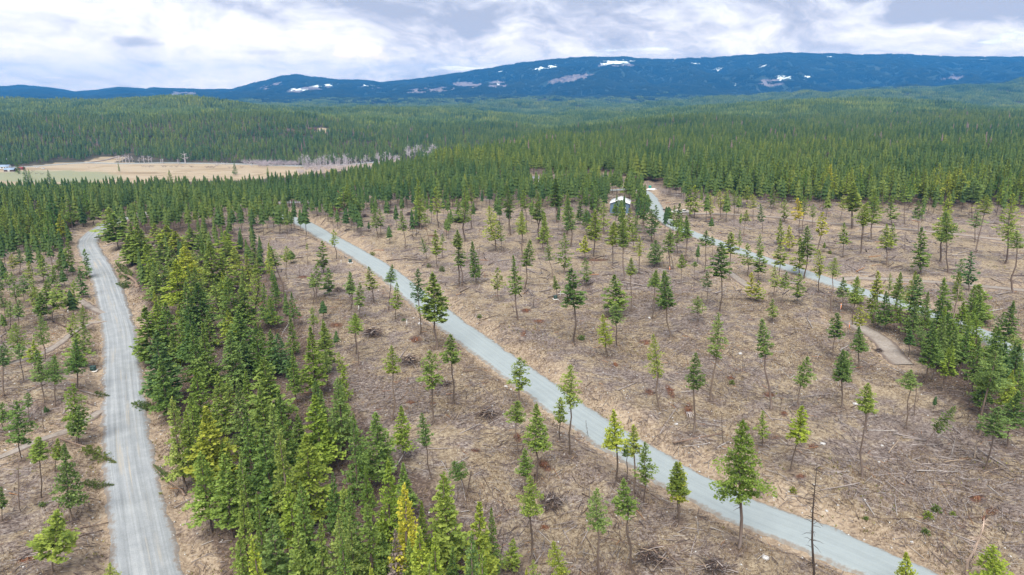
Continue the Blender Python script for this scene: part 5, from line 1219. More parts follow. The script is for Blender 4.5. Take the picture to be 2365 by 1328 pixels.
for a in [(860, 776, 66, 'large heap of dark branches beside the pale pine, above the wood, left of central road', 46), (944, 840, 62, 'dark branch heap crossed by two leaning grey poles, left of central road', 42),
          (1126, 962, 66, 'tan branch heap beside the pale dirt patch, left of the central road', 42), (1276, 1165, 78, 'tall tangle of pale poles directly right of a dark green pine', 46), (1502, 1292, 96, 'spidery grey branch heap left of the lower central road, below two thin pines', 50),
          (1650, 1316, 92, 'branch heap cut by the bottom frame edge, near the grey boulder', 42), (782, 672, 30, 'dark branch heap behind a pale pine pair, between wood and central road', 24), (1028, 890, 40, 'small spiky branch heap beside two tall pines, left of central road', 28),
          (963, 524, 38, 'wide brush heap in front of pines on the upper slope beyond central road', 24), (1062, 512, 36, 'brush heap under a dark wide pine on the upper slope', 20), (842, 501, 24, 'low dark brush heap on the crest above the central road', 14), (772, 484, 24, 'brush heap beside the far bit of curving road', 14),
          (742, 612, 34, 'brush heap at the foot of a pine near the green utility box', 20), (945, 497, 24, 'brush heap behind the wide one on the upper slope', 12), (903, 492, 24, 'brush heap with green boughs on the crest beyond central road', 12), (868, 474, 22, 'farthest brush heap among pines left of the upper clearing', 10), (1098, 485, 18, 'little brush heap on the far upper clearing', 8),
          (1212, 424, 60, 'long dark brush windrow in front of the white long house', 24), (1985, 702, 26, 'dark debris heap beside the far gravel road', 10), (2030, 812, 26, 'low debris heap on the pale dirt landing', 8), (540, 508, 16, 'small dark brush heap behind the dense wood', 8), (1590, 548, 30, 'pale brush heap beside the far gravel road among pines', 12)]:
    slash_pile(*a)

# ------------------------------------------------------------------ stumps and rotten wood
def rotten(px, py, wpx, label, tall=0.5, roots=False):
    X, Y, Z = at(px, py); x, y, z = float(X[0]), float(Y[0]), float(Z[0]); d = float(project(x, y, z)[2]); R = max(.35, wpx / FPX * d / 2)
    rg = np.random.default_rng(int(px + py))
    root = link('rotten_stump', None); root.location = (x, y, z - .05); tag(root, label, 'stump', 'crumbling red stumps in the clearing')
    k = 9; parts = []
    a = np.arange(k) / k * 6.283
    r0 = min(R * .45, .55) * rg.uniform(.8, 1.2, k); hh = tall * rg.uniform(.3, 1.2, k)
    V = np.vstack([np.c_[np.cos(a) * r0 * 1.3, np.sin(a) * r0 * 1.3, np.zeros(k)], np.c_[np.cos(a) * r0 * .8, np.sin(a) * r0 * .8, hh], [[0, 0, tall * .25]]])
    F = [(i, (i + 1) % k, k + (i + 1) % k, k + i) for i in range(k)] + [(k + i, k + (i + 1) % k, 2 * k, 2 * k) for i in range(k)]
    me = bpy.data.meshes.new('stub'); me.from_pydata(V.tolist(), [], [f if f[2] != f[3] else f[:3] for f in F]); me.materials.append(M['rot']); link('stub', me, root)
    for i in range(16):
        aa = rg.uniform(0, 6.28); q = R * math.sqrt(rg.random()) ; L = rg.uniform(.15, .5); dv = np.array([math.cos(aa + rg.normal(0, 1)), math.sin(aa + rg.normal(0, 1)), rg.uniform(-.1, .5)])
        p = np.array([math.cos(aa) * q, math.sin(aa) * q, .08]); parts.append(tube([p - dv * L, p + dv * L], [.07, .03], 4))
    link('shards', mesh_np('shards', *merge(parts), M['rot']), root)['kind'] = 'stuff'
    if roots:
        for i in range(6):
            p = np.array([.16 * i - .4, -.4, .55]); q = p + np.array([(i - 2.5) * .10 + rg.normal(0, .25), -1.4 - 1.1 * rg.random(), -.35])
            o = link('root', mesh_np('root', *tube([p, (p + q) / 2 + [0, 0, .18], q], [.10, .07, .03], 6), M['grey']), root); o.color = (.42, .37, .34, 1)
            o.data.attributes.new('tint', 'FLOAT', 'FACE').data.foreach_set('value', np.full(len(o.data.polygons), .5, np.float32))
for a in [(1589, 955, 22, 'red rotten stump with long white splintered roots, beyond the central road', .9, True), (1258, 1072, 30, 'rotten red wood spread behind the darkest pine, left of central road', .4), (1196, 1008, 16, 'red stump scraps beside thin pine trunk left of central road', .5), (1420, 843, 16, 'orange hollow stump under a dark pine trunk beyond the central road', .6),
          (1687, 873, 16, 'orange stump beside a fallen pale stick, middle slope beyond the road', .5), (1774, 911, 24, 'flattened red stump at foot of a leaning pine trunk', .3), (1811, 956, 16, 'reddish stump left of the bright leaning pine', .5), (948, 929, 18, 'low red stump left of the tan branch heap', .3), (777, 751, 30, 'red crumbling stump left of the large branch heap', .4), (960, 785, 26, 'orange stump with torn top above the crossed poles heap', .5),
          (1215, 717, 18, 'dark red stump near the broken trunk beyond the central road', .5), (1246, 742, 24, 'low line of red stump wood beyond the central road', .3), (1209, 770, 12, 'small bright red stump beyond the central road', .3), (2255, 1150, 40, 'wide orange torn stump above the broken white trunk', .5), (1548, 900, 16, 'long dark red rotten stump beyond the central road', .3), (1258, 1218, 22, 'red stump below the tall pole tangle', .4), (690, 730, 12, 'tiny red stump between wood and pale pine pair', .3),
          (1492, 792, 26, 'red stump wood near pale leaning trunk in the middle clearing', .3), (60, 1295, 34, 'dark red stump left of worn road at the bottom', .4), (1875, 1030, 18, 'reddish stump behind the leaning bright pine', .3)]:
    rotten(*a)

# standing dead trunks
SNAG_LAST = [None]
def snag(px0, py0, px1, py1, label, rad=1.0, tone=.9, tip=None):
    X, Y, Z = at(px0, py0); x, y, z = float(X[0]), float(Y[0]), float(Z[0])
    Ht = float(top_height(x, y, z, py1)); tp, _, dd = project(x, y, z + Ht); off = (px1 - float(tp)) / FPX * float(dd)
    root = link('dead_tree', None); SNAG_LAST[0] = root; root.location = (x, y, z - .05); root.rotation_euler = (0, math.atan2(off, Ht), 0)
    tag(root, label, 'dead tree', 'dead standing trunks'); Hh = math.hypot(Ht, off)
    o = link('trunk', SNAG_TR[int(px0) % 3], root); k = max(Hh, 4) * rad; o.scale = (k, k, Hh); o.color = (tone, tone, tone, 1)
    if tip:
        p = [tube([np.array([.02 * i - .04, 0, Hh * .93]), np.array([.09 * (i - 2), .05 * (i % 2), Hh * .93 + .5 + .2 * (i % 3)])], [.09, .02], 4) for i in range(5)]
        link('splinters', mesh_np('splinters', *merge(p), M['rot']), root)
snag(1880, 1400, 1888, 1057, 'thin black burnt pole standing before the lower central road', .72, .5)
snag(1672, 1023, 1665, 955, 'short bare grey pole left of the broad dark pine', 1.2, .9)
snag(1234, 711, 1232, 687, 'broken tall stub with pale split side on the middle slope', 3.0, 1.1)
snag(686, 737, 681, 708, 'split orange standing trunk above the dense wood', 2.0, 1.6, True)
snag(2236, 1330, 2273, 1192, 'pale broken trunk bent over with a torn orange top', 2.2, 4.2, True)
snag(1556, 620, 1546, 560, 'thin grey dead stem beside the far gravel road', 1.0, 1.2)
snag(2090, 580, 2093, 530, 'dead grey stem standing alone beyond the far gravel road', 1.0, 1.1)
snag(1250, 612, 1243, 588, 'short dead stem among middle slope pines', 1.2, .9)
snag(1155, 1300, 1163, 1230, 'dead pole next to the lowest pine left of central road', 1.2, .7)
snag(1360, 1010, 1352, 968, 'dead thin stem beside two pines on the central road verge', 1.0, .8)
snag(780, 800, 782, 745, 'bare grey stem left of the large branch heap', 1.0, 1.0)
snag(1105, 628, 1108, 560, 'bare thin stem among pines beyond the central road', 1.0, 1.0)
snag(2200, 770, 2215, 655, 'white barked bare tree inside the wood by far road', 1.1, 3.2)

stems = []
for px, py in [(1075, 600), (1190, 640), (1360, 560), (1445, 700), (1530, 600), (1620, 720), (1710, 860), (1790, 960), (1850, 780), (1930, 880), (2120, 960), (2010, 1000), (1490, 830), (1330, 700), (990, 640), (880, 880), (730, 700), (1010, 1080), (1390, 1230), (700, 640), (2180, 900), (2250, 940), (90, 1000), (40, 1180), (190, 1150)]:
    px += rng.uniform(-14, 14); hpx = rng.uniform(.45, 1.0) * 9.5 * FPX / float(project(*at(px, py))[2][0]) * .9
    snag(px, py, px + rng.normal(0, 9), py - hpx, '', rng.uniform(.7, 1.1), rng.uniform(.8, 1.9))
    t = T(); t.root = SNAG_LAST[0]; t.px, t.py = px, py; stems.append(t)
give_labels(stems, lambda t: 'branchless stem', lambda t: 'thin bare grey', 'dead tree', lambda t, z: 'bare stems ' + z)
# dead firs inside the wood
def dead_crown(seed):
    c = crown_mesh('crown', seed, 1.9, 10, 90, 7, 0, .8, .62, .3, .1, .3); c.materials.clear(); c.materials.append(M['grey']); return c
DC = dead_crown(330)
def dead_fir(px, py, h, w_, colr, label, me):
    x, y = ground_hit(px, py, lambda X, Y: hgt(X, Y) + h); x, y = float(x[0]), float(y[0]); z = float(hgt(x, y)[0]); d = float(project(x, y, z + h)[2])
    root = link('dead_fir', None); root.location = (x, y, z); tag(root, label, 'dead tree', 'dead firs in the dense wood')
    o = link('trunk', SNAG_TR[1], root); o.scale = (h, h, h)
    o = link('crown', me, root); o.location = (0, 0, h * .15); k = w_ / FPX * d / 3.8 * 1.15; o.scale = (k, k, h * .085); o.color = (*colr, 1)
dead_fir(912, 1222, 11, 46, (.19, .155, .135), 'bare grey dead fir beside the golden yellow one, bottom of wood', DC)
dead_fir(941, 1218, 9.5, 24, (.42, .20, .10), 'rust orange dead fir behind bright green firs at wood bottom', DC)
dead_fir(80, 462, 13, 28, (.20, .165, .155), 'grey brown dead fir among the woods around the road bend', DC)
dead_fir(155, 458, 13, 22, (.22, .18, .16), 'second grey dead fir further along the woods around the bend', DC)
dead_fir(1912, 350, 17, 30, (.21, .165, .145), 'brown dead fir rising from the far right woods', DC)
dead_fir(1848, 342, 17, 22, (.26, .19, .15), 'rusty dead fir beside the brown one in far woods', DC)
dead_fir(2283, 330, 17, 26, (.19, .16, .15), 'grey dead fir near the far right frame edge woods', DC)
dead_fir(780, 440, 12, 20, (.34, .19, .12), 'rust brown dead fir behind the dense wood by brush heaps', DC)

# fallen green firs along the worn road
def fallen_tree(s, a, b, c, d, wpx, tint, label, cf=.35):
    ox, oy, k = SYS[s]
    X, Y, Z = at([ox + a / k, ox + c / k], [oy + b / k, oy + d / k])
    dv = Vector((X[1] - X[0], Y[1] - Y[0], Z[1] - Z[0])); L = dv.length
    root = link('fallen_tree', None); root.location = (X[0], Y[0], Z[0] + .35); root.rotation_euler = dv.to_track_quat('Z', 'Y').to_euler()
    tag(root, label, 'fallen tree', 'firs fallen beside the worn road')
    o = link('trunk', PINE_TR[1], root); o.scale = (L, L, L); o.color = (2.2, 2.1, 2.0, 1)
    o = link('crown', PINE_CR[3], root); o.location = (0, 0, L * cf); q = wpx / k / FPX * float(project(X[1], Y[1], Z[1])[2]) / 3.6; o.scale = (q, q * .8, L * (1 - cf) / 8); t = TINT[tint]; o.color = (*t, 1)
fallen_tree('I', 375, 515, 702, 662, 75, '', 'pale trunked fallen fir pointing at the worn road, upper one', .45)
fallen_tree('I', 490, 785, 692, 795, 55, '', 'green fallen fir lying across the worn road verge, lower one', .1)
fallen_tree('I', 470, 215, 665, 255, 32, 'd', 'slim dark fallen fir reaching the worn road edge above the others', .55)
fallen_tree('I', 960, 350, 795, 298, 60, 'd', 'dark fir bough hanging over the worn road from the wood', .35)
fallen_tree('I', 1110, 850, 925, 670, 36, 'd', 'dark fallen fir sliding down the bank below the wood', .45)
fallen_tree('H', 1400, 540, 1185, 300, 90, 'd', 'dark fallen fir on the bank beside the upper worn road', .3)
fallen_tree('H', 1420, 545, 1185, 520, 70, 'm', 'pale fallen fir at the foot of the wood bank, upper road', .4)
fallen_tree('K', 800, 480, 640, 505, 40, 'd', 'dark fir bent over the road where it disappears', .3)

# low evergreen bushes
BUSH = [crown_mesh('shrub', 340 + i, 0.9, 1.1, 30, 9, .1, .6, .34, .15, .3, .35) for i in range(3)]
def bush(px, py, wpx, tint, label):
    X, Y, Z = at(px, py); d = float(project(X, Y, Z)[2][0]); o = link('shrub', BUSH[int(px) % 3]); o.location = (X[0], Y[0], Z[0] - .05)
    k = wpx / FPX * d / 1.9; o.scale = (k, k, k); o.color = (*TINT[tint], 1); tag(o, label, 'shrub', 'low green shrubs')
for a in [(2143, 1196, 26, 'b', 'yellowish round shrub above the lower central road, lower of the pair'), (2160, 1180, 26, '', 'green round shrub above the lower central road, upper of the pair'), (2136, 1232, 22, 'd', 'flat dark shrub on the bank below the round pair'), (1107, 734, 14, 'b', 'bright shrub on the bank right of central road'), (1020, 626, 18, 'y', 'yellow green shrub above the long dark log'),
          (990, 617, 14, 'y', 'small yellow green shrub right of the long dark log'), (1916, 586, 12, 'b', 'tiny bright shrub beyond the far gravel road'), (932, 742, 12, 'd', 'tiny dark green seedling beside a white post'), (1830, 1136, 20, 'y', 'olive shrub beside the black burnt pole'), (2200, 1190, 16, 'b', 'pale shrub right of the round shrub pair'), (1343, 785, 20, '', 'small round fir seedling in middle clearing'),
          (860, 590, 14, 'y', 'olive shrub at the top of the road cut'), (2000, 1200, 14, 'd', 'dark low shrub above the lower central road'), (1250, 1345, 24, '', 'green seedling at the bottom frame edge'), (98, 1170, 20, 'm', 'pale seedling in the clearing beside worn road'), (108, 950, 14, 'd', 'dark seedling beside the worn road clearing path'), (370, 1143, 12, 'yy', 'yellow shrub on the worn road verge under the wood'), (1690, 887, 16, 'b', 'bright little seedling below an orange stump')]:
    bush(*a)

# boulders
def rock_mesh(seed):
    rg = np.random.default_rng(seed)
    import bmesh
    bm = bmesh.new(); bmesh.ops.create_icosphere(bm, subdivisions=2, radius=1)
    for v in bm.verts:
        n = float(vnoise(np.array([v.co.x * 1.7 + seed]), np.array([v.co.y * 1.7 + v.co.z * 1.3]), seed)[0]); v.co *= 1 + .35 * n; v.co.z *= .6
    me = bpy.data.meshes.new('boulder'); bm.to_mesh(me); bm.free(); me.materials.append(M['rock']); return me
RK = [rock_mesh(i) for i in range(4)]
def rock(px, py, wpx, label):
    X, Y, Z = at(px, py); d = float(project(X, Y, Z)[2][0]); o = link('boulder', RK[int(px) % 4]); R = wpx / FPX * d / 2
    o.location = (X[0], Y[0], Z[0] + R * .2); o.scale = (R, R * .8, R); o.rotation_euler = (0, 0, px); tag(o, label, 'rock', 'loose boulders')
for a in [(1768, 1290, 17, 'grey boulder near the bottom branch heap, left of central road'), (1168, 894, 10, 'white stone on the central road verge, larger of two'), (1180, 900, 7, 'white stone on the central road verge, smaller of two'), (969, 749, 12, 'flat white slab beside the dark tall pine'), (1976, 934, 12, 'blue grey boulder at a pine trunk beyond central road'), (1900, 1026, 12, 'white boulder between leaning pines beyond central road'),
          (1909, 1180, 8, 'white stone beside the black pole'), (1822, 1136, 7, 'pale stone above the lower central road'), (2038, 1030, 8, 'pale stone in the grassy slope'), (1562, 980, 10, 'grey boulder left of the white rooted stump'), (2030, 1068, 8, 'white rock beside fallen sticks on the grassy slope'), (208, 1009, 6, 'white stone left of the worn road'), (214, 1236, 6, 'white stone near the bottom left fallen logs'), (72, 1070, 6, 'white stone by the low dirt track'),
          (875, 1047, 8, 'pale stone inside the wood edge firs'), (2105, 1252, 8, 'white stone above the road at lower clearing'), (1362, 1042, 5, 'white stone on left verge of the central road'), (1500, 735, 8, 'pale rock in the middle clearing'), (1710, 818, 12, 'white rock in the upper middle clearing'), (955, 735, 5, 'small white stone near the white post')]:
    rock(*a)
# ------------------------------------------------------------------ built things
def box_geo(cx, cy, cz, sx, sy, sz, bev=0.0):
    """box centred at c with full sizes s; a small chamfer on the vertical and top edges when bev > 0"""
    hx, hy, hz = sx / 2, sy / 2, sz / 2
    if bev <= 0:
        V = np.array([(x, y, z) for z in (-hz, hz) for y in (-hy, hy) for x in (-hx, hx)], float)
        F = np.array([(0, 2, 3, 1), (4, 5, 7, 6), (0, 1, 5, 4), (2, 6, 7, 3), (0, 4, 6, 2), (1, 3, 7, 5)])
        return V + [cx, cy, cz], F
    def ring(x, y, z): return [(x - bev, y, z), (x, y - bev, z), (x, -y + bev, z), (x - bev, -y, z), (-x + bev, -y, z), (-x, -y + bev, z), (-x, y - bev, z), (-x + bev, y, z)]
    V = np.array(ring(hx, hy, -hz) + ring(hx, hy, hz - bev) + ring(hx - bev, hy - bev, hz), float)
    F = []
    for r in range(2):
        for i in range(8):
            j = (i + 1) % 8; F.append((r * 8 + j, r * 8 + i, r * 8 + 8 + i, r * 8 + 8 + j))
    F += [(16, 23, 18, 17), (23, 22, 19, 18), (22, 21, 20, 19), (0, 1, 2, 7), (7, 2, 3, 6), (6, 3, 4, 5)]
    return V + [cx, cy, cz], np.array(F)
def part(name, geos, m, parent, smooth=False):
    V, F = merge(geos) if isinstance(geos, list) else geos
    return link(name, mesh_np(name, V, F, M[m] if isinstance(m, str) else m, None, smooth), parent)

def root_at(name, px, py, rot, label, cat, group=None, dz=0.0):
    X, Y, Z = at(px, py); r = link(name, None); r.location = (X[0], Y[0], Z[0] + dz); r.rotation_euler = (0, 0, rot); tag(r, label, cat, group); return r

def gable(name, px, py, rot, L, W, hw, hr, wall, roof, label, wins=(), doors=(), over=.45, base_h=0.3):
    """ridge runs along local x; L along x, W along y"""
    r = root_at(name, px, py, rot, label, 'building')
    x, y = L / 2, W / 2
    V = [(-x, -y, -.4), (x, -y, -.4), (x, y, -.4), (-x, y, -.4), (-x, -y, hw), (x, -y, hw), (x, y, hw), (-x, y, hw), (-x, 0, hw + hr), (x, 0, hw + hr)]
    me = bpy.data.meshes.new('wall'); me.from_pydata(V, [], [(0, 1, 5, 4), (2, 3, 7, 6), (1, 2, 6, 9, 5), (3, 0, 4, 8, 7)]); me.materials.append(M[wall]); link('wall', me, r)
    t = .16; sl = hr / y; ov = over
    for sgn in (-1, 1):
        ye = sgn * (y + ov); ze = hw - sl * ov
        a = [(-x - ov, 0, hw + hr + .02), (x + ov, 0, hw + hr + .02), (x + ov, ye, ze + .02), (-x - ov, ye, ze + .02)]
        b = [(p[0], p[1], p[2] + t) for p in a]
        link('roof', mesh_np('roof', np.array(a + b), np.array([(0, 1, 2, 3), (7, 6, 5, 4), (0, 4, 5, 1), (2, 6, 7, 3), (1, 5, 6, 2), (3, 7, 4, 0)]), M[roof]), r)
    part('footing', box_geo(0, 0, -.2, L + .1, W + .1, .5), 'concrete', r)
    for (side, u, z, w_, h_) in wins:                # side: 0 front(-y) 1 right(+x) 2 back 3 left
        def pl(wd, ht, dep, out):
            if side in (0, 2):
                s = -1 if side == 0 else 1; return box_geo(u, s * (y + out), z, wd, dep, ht)
            s = 1 if side == 1 else -1; return box_geo(s * (x + out), u, z, dep, wd, ht)
        f = part('window', pl(w_ + .2, h_ + .2, .08, .03), 'white', r); part('pane', pl(w_, h_, .04, .065), 'glass', f)
    for (side, u, w_, h_, m) in doors:
        g = box_geo(u, -(y + .03), h_ / 2 + .05, w_, .08, h_) if side == 0 else box_geo((x + .03) * (1 if side == 1 else -1), u, h_ / 2 + .05, .08, w_, h_)
        part('door', g, m, r)
    return r
R = math.radians
gable('metal_shed', 1432, 488, R(90 - 12), 13, 9.2, 4.9, 1.7, 'blue_wall', 'white_metal', 'blue clad shed with white gabled roof among pines by the far gravel road', [(3, 2.4, 2.2, 1.0, 1.0)], [(3, -1.6, 3.0, 3.2, 'white')])
gable('long_house', 1237, 421, R(6), 15.5, 7.2, 3.0, 1.1, 'white', 'grey_roof', 'long white house with grey roof behind the brush windrow, upper clearing', [(0, -5.6, 1.8, 1.4, 1.1), (0, -2.6, 1.8, 1.6, 1.1), (0, 2.4, 1.8, 1.6, 1.1), (0, 5.4, 1.8, 1.2, 1.1), (1, 0, 1.8, 1.4, 1.1)], [(0, 0.2, 1.0, 2.1, 'brown')])
gable('long_house', 1403, 419, R(-4), 15.0, 7.0, 3.0, 1.1, 'white', 'grey_roof', 'white house with dark roof among pines, right of the other white house', [(0, -5.2, 1.8, 1.6, 1.1), (0, -2.0, 1.8, 1.2, 1.1), (0, 3.4, 1.8, 1.8, 1.1)], [(0, 1.0, 1.0, 2.1, 'brown')])
gable('cabin', 722, 303, R(10), 17, 11, 4.5, 3.2, 'brown', 'brown', 'dark timber cabin beside a pale clearing on the forested valley hill', [(0, -4, 2.2, 2, 1.6), (0, 4, 2.2, 2, 1.6)], [(0, 0, 1.4, 2.4, 'brown')])
gable('farmhouse', 10, 389, R(15), 15, 10, 3, 2.4, 'white', 'blue_roof', 'farmhouse with pale blue roof at the field edge, taller of two', [(0, -5, 1.6, 2, 1.2), (0, -1, 1.6, 2, 1.2), (0, 5.5, 1.6, 2, 1.2)], [(0, 2.5, 1.4, 2.2, 'brown')])
gable('barn', 25, 396, R(5), 13, 9, 3, 2.2, 'brown', 'blue_roof', 'low farm barn with blue roof below the farmhouse', [], [(0, 0, 3, 3, 'white')])
gable('barn', 50, 392, R(-5), 7, 6, 2.6, 1.6, 'red', 'red', 'small red barn in the farm yard beside the field', [], [(0, 0, 2.4, 2.8, 'brown')])
gable('cabin', 20, 373, R(20), 9, 7, 3.2, 2.0, 'white', 'grey_roof', 'small white cabin above the farm at the trees edge', [(0, -2, 1.8, 1.2, 1)], [(0, 1.5, 1, 2, 'brown')])
gable('cabin', 1411, 262, R(0), 26, 13, 5, 3, 'white', 'grey_roof', 'far pale house in the distant forest clearing, leftmost', [(0, -6, 2.4, 2.4, 1.8), (0, 6, 2.4, 2.4, 1.8)], [(0, 0, 2, 3, 'brown')])
gable('cabin', 1442, 262, R(12), 22, 12, 4.5, 3, 'white', 'grey_roof', 'far pale house in the distant forest clearing, middle', [(0, -6, 2.4, 2.4, 1.8)], [(0, 2, 2, 3, 'brown')])
gable('cabin', 1465, 263, R(-8), 20, 11, 4.5, 3, 'red', 'grey_roof', 'reddish far house in the distant forest clearing, rightmost', [(0, 5, 2.4, 2.4, 1.8)], [(0, 0, 2, 3, 'brown')])
gable('cabin', 740, 306, R(0), 8, 6, 3, 1.6, 'white', 'grey_roof', 'little white outbuilding on the pale hillside clearing', [], [(0, 0, 1.4, 2, 'brown')])

def extrude(profile, y0, y1):
    n = len(profile)
    V = [(p[0], y0, p[1]) for p in profile] + [(p[0], y1, p[1]) for p in profile]
    F = [(i, (i + 1) % n, n + (i + 1) % n, n + i) for i in range(n)] + [tuple(range(n))[::-1], tuple(range(n, 2 * n))]
    return V, F
def poly_part(name, V, F, m, parent):
    me = bpy.data.meshes.new(name); me.from_pydata(V, [], F); me.materials.append(M[m]); return link(name, me, parent)
def wheel(parent, x, y, z, r, w_):
    o = part('wheel', tube([(x, y - w_ / 2, z), (x, y - w_ / 2 + .001, z), (x, y + w_ / 2, z)], [r, r, r], 6, True) if False else merge([tube([(x, y - w_ / 2, z), (x, y + w_ / 2, z)], [r, r], 14, False), tube([(x, y - w_ / 2 + .02, z), (x, y - w_ / 2 + .021, z)], [r, .02], 14, False), tube([(x, y + w_ / 2 - .021, z), (x, y + w_ / 2 - .02, z)], [.02, r], 14, False)]), 'black', parent, False)
    part('rim', merge([tube([(x, y + s * (w_ / 2 + .005), z), (x, y + s * (w_ / 2 + .02), z)], [r * .55, .02], 10, False) for s in (-1, 1)]), 'white_metal', o)
def pickup(px, py, rot, label, m='white'):
    r = root_at('pickup_truck', px, py, rot, label, 'pickup')
    prof = [(-2.75, .45), (2.6, .45), (2.75, .7), (2.72, 1.05), (1.35, 1.18), (.75, 1.78), (-.75, 1.80), (-1.0, 1.15), (-2.75, 1.15)]
    V, F = extrude(prof, -.92, .92); poly_part('body', V, F, m, r)
    for s in (-1, 1):
        V, F = extrude([(1.18, 1.22), (.70, 1.70), (-.68, 1.72), (-.86, 1.22)], s * .925, s * .935); poly_part('window', V, F, 'glass', r)
        part('headlight', box_geo(2.72, s * .7, .9, .06, .34, .18), 'white_metal', r); part('tail_light', box_geo(-2.76, s * .82, .95, .05, .16, .34), 'red', r)
        for x in (-1.75, 1.75): wheel(r, x, s * .82, .40, .40, .26)
    part('bumper', box_geo(2.80, 0, .58, .12, 1.8, .2), 'black', r); part('bumper', box_geo(-2.80, 0, .58, .12, 1.8, .2), 'black', r)
    part('cargo_bed', box_geo(-1.85, 0, 1.157, 1.6, 1.6, .012), 'black', r)
    V = [(1.36, -.8, 1.20), (1.36, .8, 1.20), (.80, .75, 1.765), (.80, -.75, 1.765)]; poly_part('windscreen', [(a + .02, b, c + .02) for a, b, c in V], [(0, 1, 2, 3)], 'glass', r)
    return r
pickup(1562, 493, R(172), 'white pickup parked beside the far gravel road, partly behind a pine')
pickup(1579, 492, R(4), 'white pickup parked right of the other one, behind a pine')
pickup(85, 387, R(10), 'white farm truck parked near the red barn by the field')
pickup(100, 390, R(-20), 'second white farm truck, nearer the field, by the red barn')

def quad_bike(px, py, rot, label):
    r = root_at('quad_bike', px, py, rot, label, 'quad bike')
    V, F = extrude([(-.95, .55), (.95, .55), (1.0, .8), (.5, .95), (.15, .8), (-.4, .86), (-.95, .9)], -.3, .3); poly_part('body', V, F, 'black', r)
    part('seat', box_geo(-.3, 0, .93, .8, .34, .14, .04), 'black', r); part('handlebar', tube([(.42, -.42, 1.1), (.5, 0, 1.06), (.42, .42, 1.1)], [.03, .03, .03], 6), 'black', r)
    for s in (-1, 1):
        part('fender', box_geo(.66, s * .42, .78, .6, .26, .08, .02), 'box_green', r); part('fender', box_geo(-.7, s * .42, .78, .6, .26, .08, .02), 'box_green', r)
        for x in (-.68, .68): wheel(r, x, s * .45, .32, .32, .24)
quad_bike(1535, 487, R(10), 'dark quad bike standing on the far gravel road before the pickups')

def utility_box(px, py, label, s=1.0):
    r = root_at('utility_box', px, py, R(12), label, 'utility box', 'green utility boxes')
    part('pad', box_geo(0, 0, .06, 1.7 * s, 1.6 * s, .22, .03), 'concrete', r); part('cabinet', box_geo(0, .05, .17 + .5 * s, 1.1 * s, .95 * s, s, .05), 'box_green', r)
    part('lid', box_geo(0, .0, .17 + 1.02 * s, 1.18 * s, 1.05 * s, .1, .03), 'box_green', r); part('door', box_geo(0, -.45 * s, .17 + .46 * s, .9 * s, .04, .7 * s), 'box_green', r)
utility_box(809, 607, 'green utility box on a pale pad beside the upper central road', 1.05)
utility_box(216, 857, 'green utility box on a pale pad left of the worn road', .95)
utility_box(1283, 691, 'green utility box under a small pine on the middle slope', .9)
utility_box(1494, 492, 'dark blue utility box beside the pines near the blue shed', .9)
def mailbox(px, py, label):
    r = root_at('road_sign', px, py, R(20), label, 'sign')
    part('post', box_geo(0, 0, .6, .1, .1, 1.3), 'brown', r); part('panel', box_geo(0, -.08, 1.25, 1.2, .06, .55), 'black', r)
mailbox(1031, 722, 'small black sign on a post behind the big pine at road edge')

def stake(px, py, hm, top, label):
    r = root_at('survey_stake', px, py, .3, label, 'stake', 'lot marker stakes')
    part('post', box_geo(0, 0, hm / 2 - .1, .16, .16, hm + .2, .02), 'white' if top != 'wood' else 'tarp', r)
    part('cap', box_geo(0, 0, hm + .05, .19, .19, .12, .02), 'orange' if top == 'orange' else 'white', r)
    if top == 'orange': part('ribbon', box_geo(0, -.1, hm * .6, .2, .03, hm * .55), 'orange', r)
for a in [(940, 753, 1.5, 'white', 'white marker post above the crossed poles heap'), (1294, 685, 1.6, 'white', 'white marker post beside the middle slope utility box'), (788, 609, 1.3, 'white', 'white marker post left of the upper utility box'), (158, 725, 1.3, 'white', 'white marker post among trees beside the dirt track'),
          (829, 717, 1.3, 'white', 'white marker post under a dark pine left of central road'), (1959, 768, 2.6, 'orange', 'tall orange flagged stake beside the dirt landing'), (1546, 628, 1.8, 'orange', 'orange flagged stake below pines near far gravel road'), (1940, 722, 2.6, 'orange', 'orange flagged stake behind the leaning pine near far road'), (868, 470, 2.2, 'orange', 'orange flagged stake among far pines and brush heaps')]:
    stake(*a)

# sheet-covered stack and green tub in the upper clearing
r = root_at('covered_stack', 1506, 438, R(8), 'low stack under a white sheet in the upper clearing', 'sheet')
V = []; F = []
nx, ny = 13, 7
for j in range(ny):
    for i in range(nx):
        u, v = i / (nx - 1) * 2 - 1, j / (ny - 1) * 2 - 1
        V.append((u * 3.4, v * 1.7, max(0.02, .75 * (1 - max(abs(u), abs(v)) ** 6) + .12 * float(vnoise(np.array([u * 3.1]), np.array([v * 2.7]), 5)[0]))))
F = [(j * nx + i, j * nx + i + 1, (j + 1) * nx + i + 1, (j + 1) * nx + i) for j in range(ny - 1) for i in range(nx - 1)]
poly_part('sheet', V, F, 'tarp', r)
r = root_at('green_tub', 1501, 434, 0, 'teal tub standing beside the white sheet in upper clearing', 'tub')
part('tub', tube([(0, 0, 0), (0, 0, .9), (0, 0, 1.3)], [.8, 1.0, 1.05], 14, False), 'teal', r, True); part('rim', tube([(0, 0, 1.28), (0, 0, 1.40), (0, 0, 1.41), (0, 0, 1.2)], [1.12, 1.12, .98, .95], 14, False), 'teal', r); part('lid', tube([(0, 0, 1.25), (0, 0, 1.38)], [.97, .02], 14, False), 'teal', r)

